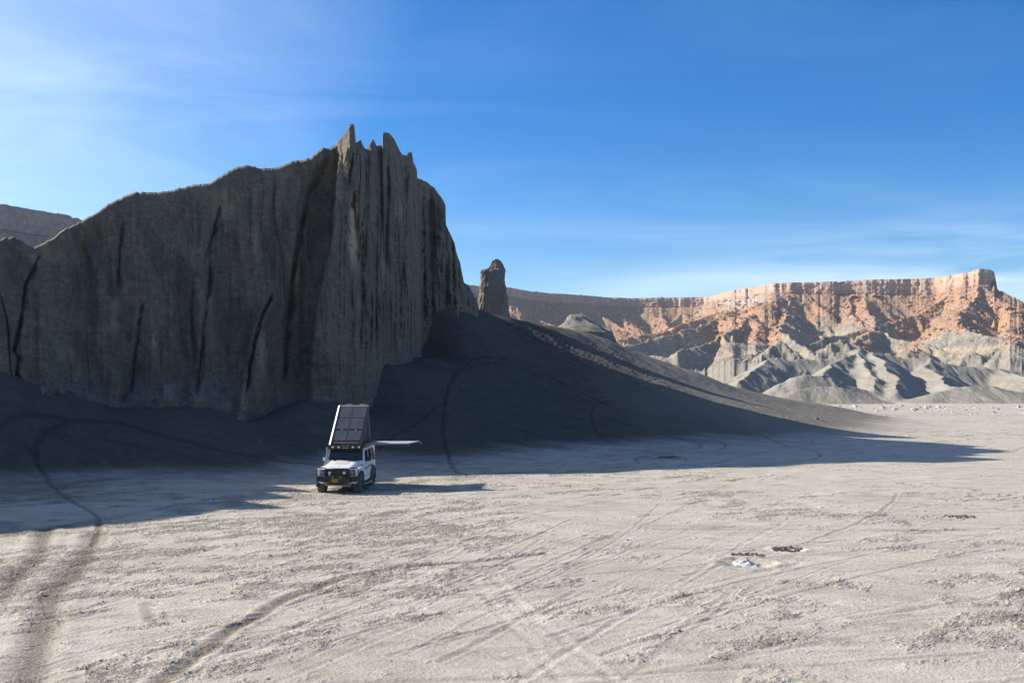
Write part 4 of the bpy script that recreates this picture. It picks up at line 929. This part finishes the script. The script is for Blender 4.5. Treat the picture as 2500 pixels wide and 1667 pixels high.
# cabin: dark core, pillars and roof in white, panes outside
def cab(bm):
    HEX(bm, [(-.84, 1.04, 1.2), (.84, 1.04, 1.2), (.84, 3.62, 1.2), (-.84, 3.62, 1.2)], [(-.74, 1.32, 1.94), (.74, 1.32, 1.94), (.76, 3.60, 1.94), (-.76, 3.60, 1.94)])
ob('cabin_interior', cab, simple('interior_black', (.01, .011, .013), .8), truck)
def sx(z): return .905 - (z - 1.22) * .125       # side plane
def fy(z): return 1.0 + (z - 1.22) * .42         # windscreen plane
def pil(bm):
    for s in (-1, 1):
        HEX(bm, [(s * .91, 1.0, 1.2), (s * .82, .995, 1.2), (s * .80, 1.12, 1.2), (s * .91, 1.13, 1.2)], [(s * .815, 1.31, 1.96), (s * .74, 1.305, 1.96), (s * .74, 1.43, 1.96), (s * .815, 1.44, 1.96)])
        for y0, y1 in ((2.02, 2.12), (2.86, 2.96), (3.58, 3.70)):
            HEX(bm, [(s * .91, y0, 1.2), (s * .84, y0, 1.2), (s * .84, y1, 1.2), (s * .91, y1, 1.2)], [(s * .815, y0, 1.96), (s * .75, y0, 1.96), (s * .75, y1, 1.96), (s * .815, y1, 1.96)])
        HEX(bm, [(s * .91, 1.0, 1.2), (s * .84, 1.0, 1.2), (s * .84, 3.70, 1.2), (s * .91, 3.70, 1.2)], [(s * sx(1.36), 1.06, 1.36), (s * .82, 1.06, 1.36), (s * .82, 3.70, 1.36), (s * sx(1.36), 3.70, 1.36)])
        HEX(bm, [(s * sx(1.87), 1.28, 1.87), (s * .74, 1.28, 1.87), (s * .74, 3.70, 1.87), (s * sx(1.87), 3.70, 1.87)], [(s * .80, 1.31, 1.985), (s * .70, 1.31, 1.985), (s * .70, 3.70, 1.985), (s * .80, 3.70, 1.985)])
    HEX(bm, [(-.86, .99, 1.2), (.86, .99, 1.2), (.86, 1.1, 1.2), (-.86, 1.1, 1.2)], [(-.84, 1.09, 1.455), (.84, 1.09, 1.455), (.84, 1.2, 1.455), (-.84, 1.2, 1.455)])
    HEX(bm, [(-.76, 1.27, 1.91), (.76, 1.27, 1.91), (.76, 3.7, 1.91), (-.76, 3.7, 1.91)], [(-.78, 1.33, 1.995), (.78, 1.33, 1.995), (.78, 3.72, 1.995), (-.78, 3.72, 1.995)])
    B(bm, -.80, .80, 3.62, 3.71, 1.2, 1.95)
ob('cabin', pil, M_WHITE, truck)
ws = ob('windscreen', lambda bm: HEX(bm, [(-.79, 1.065, 1.455), (.79, 1.065, 1.455), (.79, 1.09, 1.455), (-.79, 1.09, 1.455)], [(-.735, 1.275, 1.925), (.735, 1.275, 1.925), (.735, 1.30, 1.925), (-.735, 1.30, 1.925)]), M_GLASS, truck)
ob('seal', lambda bm: TUBE(bm, [(-.80, 1.062, 1.45), (.80, 1.062, 1.45), (.745, 1.275, 1.93), (-.745, 1.275, 1.93)], .018, 6, True), M_BLACK, ws)
for x in (-.35, .25):
    ob('wiper', lambda bm: TUBE(bm, [(x, 1.03, 1.455), (x + .2, 1.05, 1.49), (x + .45, 1.055, 1.50)], .010, 5), M_BLACK, ws)
ob('sticker', lambda bm: HEX(bm, [(.66, 1.245, 1.86), (.71, 1.245, 1.86), (.71, 1.25, 1.86), (.66, 1.25, 1.86)], [(.66, 1.268, 1.90), (.71, 1.268, 1.90), (.71, 1.272, 1.90), (.66, 1.272, 1.90)]), M_LAMP, ws)
def sidepane(bm, s, y0, y1, z0=1.40, z1=1.85, fwd=0.0):
    HEX(bm, [(s * (sx(z0) + .006), y0, z0), (s * (sx(z0) - .03), y0, z0), (s * (sx(z0) - .03), y1, z0), (s * (sx(z0) + .006), y1, z0)],
            [(s * (sx(z1) + .006), y0 + fwd, z1), (s * (sx(z1) - .03), y0 + fwd, z1), (s * (sx(z1) - .03), y1, z1), (s * (sx(z1) + .006), y1, z1)])
for s in (-1, 1):
    for y0, y1, fw, hnd in ((1.10, 1.98, .17, 1.90), (2.10, 2.84, .0, 2.76)):
        dr = ob('door', lambda bm: B(bm, min(s * .90, s * .918), max(s * .90, s * .918), y0 - .02, y1 + .04, .60, 1.215, .008), M_WHITE, truck)
        ob('handle', lambda bm: B(bm, min(s * .918, s * .945), max(s * .918, s * .945), hnd - .16, hnd, 1.115, 1.15), M_BLACK, dr)
        ob('window', lambda bm: sidepane(bm, s, y0 + .06, y1, fwd=fw), M_GLASS, dr)
    rw = ob('rear_side_window', lambda bm: sidepane(bm, s, 3.0, 3.56, 1.36, 1.87), M_TRIM, truck)
    for k in range(5):
        ob('slat', lambda bm: sidepane(bm, s * 1.006, 3.02, 3.54, 1.42 + k * .085, 1.445 + k * .085), M_BLACK, rw)
    def strips(bm):
        for y0, y1, z in ((1.0, 1.10, 1.03), (1.16, 1.86, 1.035), (2.12, 2.80, 1.06), (3.05, 3.62, 1.31)):
            B(bm, min(s * .90, s * .928), max(s * .90, s * .928), y0, y1, z, z + .055)
    ob('rub_strip', strips, M_TRIM, truck)
    for k in range(6):
        ob('mount_bolt', lambda bm: B(bm, min(s * .917, s * .928), max(s * .917, s * .928), .78 + k * .28, .815 + k * .28, .70, .735), M_BLACK, truck)
    for cy in (0, 2.92):
        def flare(bm):
            ro, ri, n = .60, .52, 16; prev = None
            for k in range(n + 1):
                t = -.16 + (math.pi + .32) * k / n; ring = []
                for r, x in ((ri, .80), (ro, .90), (ro - .01, .985), (ri, .99)):
                    ring.append(bm.verts.new((s * x, cy - r * math.cos(t), .47 + r * math.sin(t))))
                if prev:
                    for j in range(4): bm.faces.new([prev[j], prev[(j + 1) % 4], ring[(j + 1) % 4], ring[j]])
                else: bm.faces.new(ring)
                prev = ring
            bm.faces.new(prev[::-1])
        ob('fender_flare', flare, M_TRIM, truck, True)
    ob('side_step', lambda bm: (B(bm, min(s * .84, s * .97), max(s * .84, s * .97), .62, 2.34, .44, .50, .015),), M_TRIM, truck)
    ob('step_rail', lambda bm: TUBE(bm, [(s * .86, .70, .40), (s * 1.02, .85, .38), (s * 1.02, 2.15, .38), (s * .86, 2.3, .40)], .03), M_ALU, truck)
    ob('indicator', lambda bm: B(bm, min(s * .80, s * .90), max(s * .80, s * .90), .62, .74, 1.222, 1.275, .01), M_AMBER, truck)
    mi = ob('door_mirror', lambda bm: (B(bm, min(s * .98, s * (1.17 if s > 0 else 1.09)), max(s * .98, s * (1.17 if s > 0 else 1.09)), 1.14, 1.22, 1.40, 1.60 if s > 0 else 1.55, .02), TUBE(bm, [(s * .88, 1.2, 1.36), (s * 1.02, 1.18, 1.42)], .02, 6)), M_BLACK if s > 0 else M_WHITE, truck)  # light put into the colour: sunlit mirror white, shaded one black
    ob('glass', lambda bm: B(bm, min(s * .99, s * 1.08), max(s * .99, s * 1.08), 1.222, 1.226, 1.41, 1.54), M_GLASS, mi)
    for cy in (0, 2.92):
        wh = bpy.data.objects.new('wheel', None); C.objects.link(wh); wh.parent = truck; wh.location = (s * .83, cy, WR)
        hw = .16
        ty = ob('tyre', lambda bm: LATHE_X(bm, [(-hw, .235), (-hw - .012, .30), (-hw - .005, .375), (-hw + .025, .425), (-hw + .05, WR - .006), (-.03, WR), (.03, WR), (hw - .05, WR - .006), (hw - .025, .425), (hw + .005, .375), (hw + .012, .30), (hw, .235)], 0, 0, 0, 56, .018), M_RUB, wh)
        def rim(bm):
            rg = LATHE_X(bm, [(s * hw, .236), (s * (hw - .02), .225), (s * .03, .20), (s * .02, .09), (s * .09, .075), (s * .10, .02)], 0, 0, 0, 28); bm.faces.new(rg[-1])
            for k in range(8):
                t = k * math.pi / 4; c_, s_ = math.cos(t), math.sin(t)
                TUBE(bm, [(s * .085, .06 * c_, .06 * s_), (s * .10, .215 * c_, .215 * s_)], .024, 5)
            rg = LATHE_X(bm, [(-s * hw, .236), (-s * .05, .2), (-s * .05, .02)], 0, 0, 0, 20); bm.faces.new(rg[-1])
        ob('rim', rim, M_RIM, wh, False)
# face of the truck
fc = ob('grille', lambda bm: B(bm, -.50, .50, -.67, -.58, .86, 1.19, .01), M_BLACK, truck)
for z, w in ((1.135, .46), (1.035, .40), (.95, .40)): ob('slat', lambda bm: B(bm, -w, w, -.69, -.665, z - .012, z + .012, .004), M_TRIM, fc)
ob('lettering', lambda bm: [B(bm, -.36 + i * .12, -.29 + i * .12, -.694, -.69, 1.085, 1.10) for i in range(0)] or B(bm, -.44, -.42, -.694, -.69, 1.0, 1.02), M_GREY, fc)
for s in (-1, 1):
    hp = ob('headlight_surround', lambda bm: B(bm, min(s * .52, s * .80), max(s * .52, s * .80), -.655, -.59, .88, 1.16, .02), M_BLACK, truck)
    ob('fender_face', lambda bm: B(bm, min(s * .80, s * .905), max(s * .80, s * .905), -.64, -.58, .82, 1.17, .03), M_WHITE, truck)
    hl = ob('headlight', lambda bm: DISC_Y(bm, s * .665, -.69, -.65, 1.03, .118, 24, .125), M_LENS, truck, True)
    def ringf(bm): TUBE(bm, [(s * .665 + .112 * math.cos(t), -.694, 1.03 + .112 * math.sin(t)) for t in np.linspace(0, 2 * math.pi, 24, endpoint=False)], .012, 6, True)
    ob('ring', ringf, M_GREY, hl, True)
    ob('bulb_housing', lambda bm: DISC_Y(bm, s * .665, -.702, -.688, 1.03, .045, 14), M_GREY, hl)
    def sq(bm):
        for i in (0, 1):
            for j in (0, 1): B(bm, s * .33 - .058 + i * .062, s * .33 - .004 + i * .062, -.80, -.78, .965 + j * .062, 1.02 + j * .062, .004)
    sl = ob('driving_lamp', sq, M_LAMP, truck); ob('lamp_case', lambda bm: B(bm, s * .33 - .068, s * .33 + .068, -.778, -.72, .955, 1.09), M_BLACK, sl)
    def hoop(bm):
        TUBE(bm, [(s * .50, -.74, .84), (s * .50, -.74, 1.215), (s * .56, -.74, 1.235), (s * .80, -.72, 1.235), (s * .90, -.71, 1.20), (s * .945, -.70, 1.12), (s * .945, -.70, .92), (s * .90, -.71, .86), (s * .80, -.72, .84)], .026)
    ob('bull_bar_hoop', hoop, M_BLACK, truck, True)
    ob('recovery_hook', lambda bm: TUBE(bm, [(s * .17 + .045 * math.cos(t), -.90, .845 + .035 * math.sin(t)) for t in np.linspace(0, 2 * math.pi, 10, endpoint=False)], .012, 6, True), M_YEL, truck)
def bar(bm):
    TUBE(bm, [(-.50, -.74, 1.20), (.50, -.74, 1.20)], .026); TUBE(bm, [(-.50, -.74, .90), (.50, -.74, .90)], .022)
    for x in (-.42, .42): TUBE(bm, [(x, -.74, .84), (x, -.74, 1.2)], .018, 6)
ob('bull_bar', bar, M_BLACK, truck, True)
bp_ = ob('front_bumper', lambda bm: (B(bm, -.95, -.60, -.72, -.52, .62, .84, .02), B(bm, .60, .95, -.72, -.52, .62, .84, .02), B(bm, -.62, .62, -.88, -.6, .60, .842, .03)), M_BLACK, truck)
ob('winch_tray', lambda bm: B(bm, -.30, .30, -.86, -.6, .50, .60, .01), M_BLACK, bp_)
lp = ob('licence_plate', lambda bm: B(bm, -.20, .08, -.895, -.885, .615, .755), M_ORANGE, truck, label='orange licence plate with dark characters')
ob('plate_characters', lambda bm: [B(bm, -.175 + i * .042, -.15 + i * .042, -.899, -.895, .655 + (.005 if i % 2 else 0), .71) for i in range(6)], simple('plate_ink', (.05, .03, .015), .6), lp)
ob('skid_plate', lambda bm: (HEX(bm, [(-.54, -.55, .41), (.54, -.55, .41), (.54, -.2, .38), (-.54, -.2, .38)], [(-.60, -.80, .595), (.60, -.80, .595), (.60, -.5, .595), (-.60, -.5, .595)]),), M_GREY, truck)
for s in (-1, 1): ob('tow_slot', lambda bm: B(bm, s * .40 - .075, s * .40 + .075, -.79, -.70, .50, .57), M_BLACK, truck)
# snorkel at the far side of the screen
ob('snorkel', lambda bm: (HEX(bm, [(-.96, .80, 1.20), (-.88, .80, 1.20), (-.88, .92, 1.20), (-.96, .92, 1.20)], [(-.93, 1.22, 1.86), (-.84, 1.22, 1.86), (-.84, 1.33, 1.86), (-.93, 1.33, 1.86)]), B(bm, -.95, -.83, 1.16, 1.32, 1.84, 2.02, .02)), M_GREY, truck)
ob('coiled_strap', lambda bm: (TUBE(bm, [(-.80 + .05 * math.cos(t), .68, 1.27 + .045 * math.sin(t)) for t in np.linspace(0, 2 * math.pi, 10, endpoint=False)], .014, 6, True),), M_YEL, truck)
# rear: ladder, spare wheel
def ladder(bm):
    for x in (.70, .86): TUBE(bm, [(x, 3.80, .75), (x, 3.80, 2.05)], .018, 6)
    for k in range(5): TUBE(bm, [(.70, 3.80, .9 + k * .25), (.86, 3.80, .9 + k * .25)], .012, 6)
ob('ladder', ladder, M_BLACK, truck)
ob('rear_corner_post', lambda bm: TUBE(bm, [(.845, 3.74, 1.25), (.845, 3.74, 2.05)], .022, 6), M_WHITE, truck)
ob('spare_wheel', lambda bm: DISC_Y(bm, -.25, 3.78, 4.02, .98, .40, 32), M_RUB, truck, True)
ob('rear_bumper', lambda bm: B(bm, -.88, .88, 3.70, 3.88, .50, .68, .02), M_BLACK, truck)
# roof bar with lamps and lettering
rb = ob('roof_light_bar', lambda bm: (HEX(bm, [(-.82, .98, 1.975), (.80, .98, 1.975), (.80, 1.3, 1.975), (-.82, 1.3, 1.975)], [(-.82, .95, 2.16), (.80, .95, 2.16), (.80, 1.3, 2.16), (-.82, 1.3, 2.16)], .01), HEX(bm, [(-.76, 1.18, 1.90), (.76, 1.18, 1.90), (.76, 1.3, 1.90), (-.76, 1.3, 1.90)], [(-.80, .985, 1.98), (.80, .985, 1.98), (.80, 1.3, 1.98), (-.80, 1.3, 1.98)])), M_BLACK, truck)
for x in (-.58, -.30, .36, .65): ob('square_lamp', lambda bm: B(bm, x - .045, x + .045, .925, .955, 2.015, 2.09, .006), M_LAMP, rb)
ob('slim_lamp', lambda bm: B(bm, -.13, .13, .955, .965, 2.0, 2.012), M_LAMP, rb)
fcu = bpy.data.curves.new('lettering', 'FONT'); fcu.body = 'Alu-Cab'; fcu.size = .105; fcu.extrude = .002; fcu.align_x = 'CENTER'
fo = bpy.data.objects.new('tmp', fcu); C.objects.link(fo); bpy.context.view_layer.update()
fm = bpy.data.meshes.new_from_object(fo.evaluated_get(bpy.context.evaluated_depsgraph_get())); bpy.data.objects.remove(fo)
lt = bpy.data.objects.new('maker_lettering', fm); C.objects.link(lt); lt.parent = rb; lt.location = (.01, .948, 2.075); lt.rotation_euler = (math.radians(90), 0, 0); fm.materials.clear(); fm.materials.append(simple('grey_letters', (.30, .28, .25), .6))
# roof tent
def shp(f, x, up=0.0):                             # a point on the raised shell: fraction from the hinge, sideways, out of its top face
    y = 1.02 + 2.05 * f; z = 2.15 + 1.76 * f; L = math.hypot(2.05, 1.76)
    return (x, y - up * 1.76 / L, z + up * 2.05 / L)
def slab(bm, f0, f1, x0, x1, u0, u1, bev=0.0): HEX(bm, [shp(f0, x0, u0), shp(f0, x1, u0), shp(f1, x1, u0), shp(f1, x0, u0)], [shp(f0, x0, u1), shp(f0, x1, u1), shp(f1, x1, u1), shp(f1, x0, u1)], bev)
rt = bpy.data.objects.new('roof_tent', None); C.objects.link(rt); rt.parent = truck
ob('tent_tray', lambda bm: B(bm, -.74, .74, 1.0, 3.78, 2.03, 2.14, .01), M_BLACK, rt)
ob('tent_shell', lambda bm: slab(bm, 0, 1, -.70, .70, -.10, 0), M_BLACK, rt)
ob('shell_rail', lambda bm: HEX(bm, [shp(-.02, -.80, -.10), shp(-.02, -.70, -.10), shp(1.0, -.70, -.10), shp(1.0, -.80, -.10)], [shp(-.02, -.785, -.02), shp(-.02, -.70, .05), shp(1.0, -.70, .05), shp(1.0, -.785, -.02)]), M_WHITE, rt, label='rail on the sunny edge of the tent shell, coloured white for sunlight')  # sunlight put into the colour: this edge white, its twin black
ob('shell_rail', lambda bm: slab(bm, -.02, 1.0, .70, .745, -.15, .03), M_BLACK, rt)
ob('shell_end_cap', lambda bm: slab(bm, .975, 1.0, -.70, .70, 0, .025), M_GREY, rt)
ob('hinge_strip', lambda bm: slab(bm, .02, .07, -.60, .62, 0, .02), M_TRIM, rt)
for f0, f1 in ((.10, .345), (.385, .665), (.675, .965)):
    for x0, x1 in ((-.655, -.035), (.035, .655)):
        ob('solar_panel', lambda bm: slab(bm, f0, f1, x0, x1, .002, .022, .006), M_PANEL, rt)
for x in (-.35, .30): ob('panel_bracket', lambda bm: slab(bm, .35, .38, x, x + .05, 0, .02), M_GREY, rt)
ob('cable_run', lambda bm: slab(bm, .10, .965, -.012, .012, .001, .014), simple('rusty_tape', (.16, .10, .08), .8), rt)
for x0 in (-.40, .24): ob('crossbar_end', lambda bm: (B(bm, x0, x0 + .26, 3.16, 3.20, 3.955, 3.985), TUBE(bm, [(x0 + .13, 3.1, 3.86), (x0 + .13, 3.18, 3.96)], .012, 5)), M_ALU, rt)
def tent(bm):
    prof = [(1.15, 2.15), (3.02, 3.76), (3.30, 2.9), (3.60, 2.15)]
    PRISM(bm, prof, -.655, .655)
ob('tent_fabric', tent, M_FABRIC, rt)
for s in (-1, 1):
    ob('tent_strut', lambda bm: TUBE(bm, [(s * .69, 2.96, 3.72), (s * .69, 3.62, 2.16)], .014, 6), M_GREY, rt)
    ob('seam', lambda bm: TUBE(bm, [(s * .66, 2.3, 2.16), (s * .66, 3.0, 3.70)], .008, 4), M_GREY, rt)
# awning along the shaded side
aw = bpy.data.objects.new('awning', None); C.objects.link(aw); aw.parent = truck
A0, F0, R0, B0 = [Vector(v) for v in ((.86, 1.35, 2.16), (2.70, 2.25, 2.14), (2.90, 4.95, 2.09), (.92, 3.78, 2.15))]
def cloth(bm):
    n = 14; g = []
    for i in range(n + 1):
        row = []
        for j in range(n + 1):
            u, v = i / n, j / n; p = (A0 * (1 - u) + F0 * u) * (1 - v) + (B0 * (1 - u) + R0 * u) * v
            p.z += -.05 * math.sin(math.pi * u) * (1 - abs(2 * v - 1)) 
            row.append(bm.verts.new(p))
        g.append(row)
    fs = [bm.faces.new([g[i][j], g[i + 1][j], g[i + 1][j + 1], g[i][j + 1]]) for i in range(n) for j in range(n)]
    bmesh.ops.solidify(bm, geom=fs, thickness=.008)
ob('awning_cloth', cloth, M_AWN, aw, True)
for p, q in ((A0, F0), (B0, R0), (F0, R0)): ob('awning_arm', lambda bm: TUBE(bm, [p + Vector((0, 0, -.03)), q + Vector((0, 0, -.03))], .014, 6), M_ALU, aw)
ob('awning_bag', lambda bm: B(bm, .76, .90, 1.05, 3.8, 2.10, 2.22, .03), M_BLACK, aw)
ob('awning_bracket', lambda bm: HEX(bm, [(.88, 1.30, 2.00), (.97, 1.30, 2.00), (.97, 1.34, 2.00), (.88, 1.34, 2.00)], [(.82, 1.30, 2.19), (.90, 1.30, 2.19), (.90, 1.34, 2.19), (.82, 1.34, 2.19)]), M_GREY, aw)
for p in (F0, R0): ob('tie_down_strap', lambda bm: TUBE(bm, [p, p + Vector((.06, 0, -.12)), p + Vector((.12, 0, -.10))], .008, 4), M_ALU, aw)


# ------------------------------------------------------------------ thin desert haze
hz = bpy.data.meshes.new('haze'); bm = bmesh.new(); B(bm, -3800, 3800, -3800, 3800, -13, 125); bmesh.ops.recalc_face_normals(bm, faces=bm.faces[:]); bm.to_mesh(hz); bm.free()
ho = bpy.data.objects.new('haze', hz); C.objects.link(ho); tag(ho, kind='stuff')
hm = bpy.data.materials.new('air'); hm.use_nodes = True; hm.node_tree.nodes.clear()
pv = N(hm.node_tree, 'ShaderNodeVolumePrincipled'); pv.inputs['Color'].default_value = (.78, .87, 1, 1); pv.inputs['Density'].default_value = HAZE; pv.inputs['Anisotropy'].default_value = .2
hmo = N(hm.node_tree, 'ShaderNodeOutputMaterial'); hm.node_tree.links.new(pv.outputs[0], hmo.inputs['Volume']); hz.materials.append(hm)
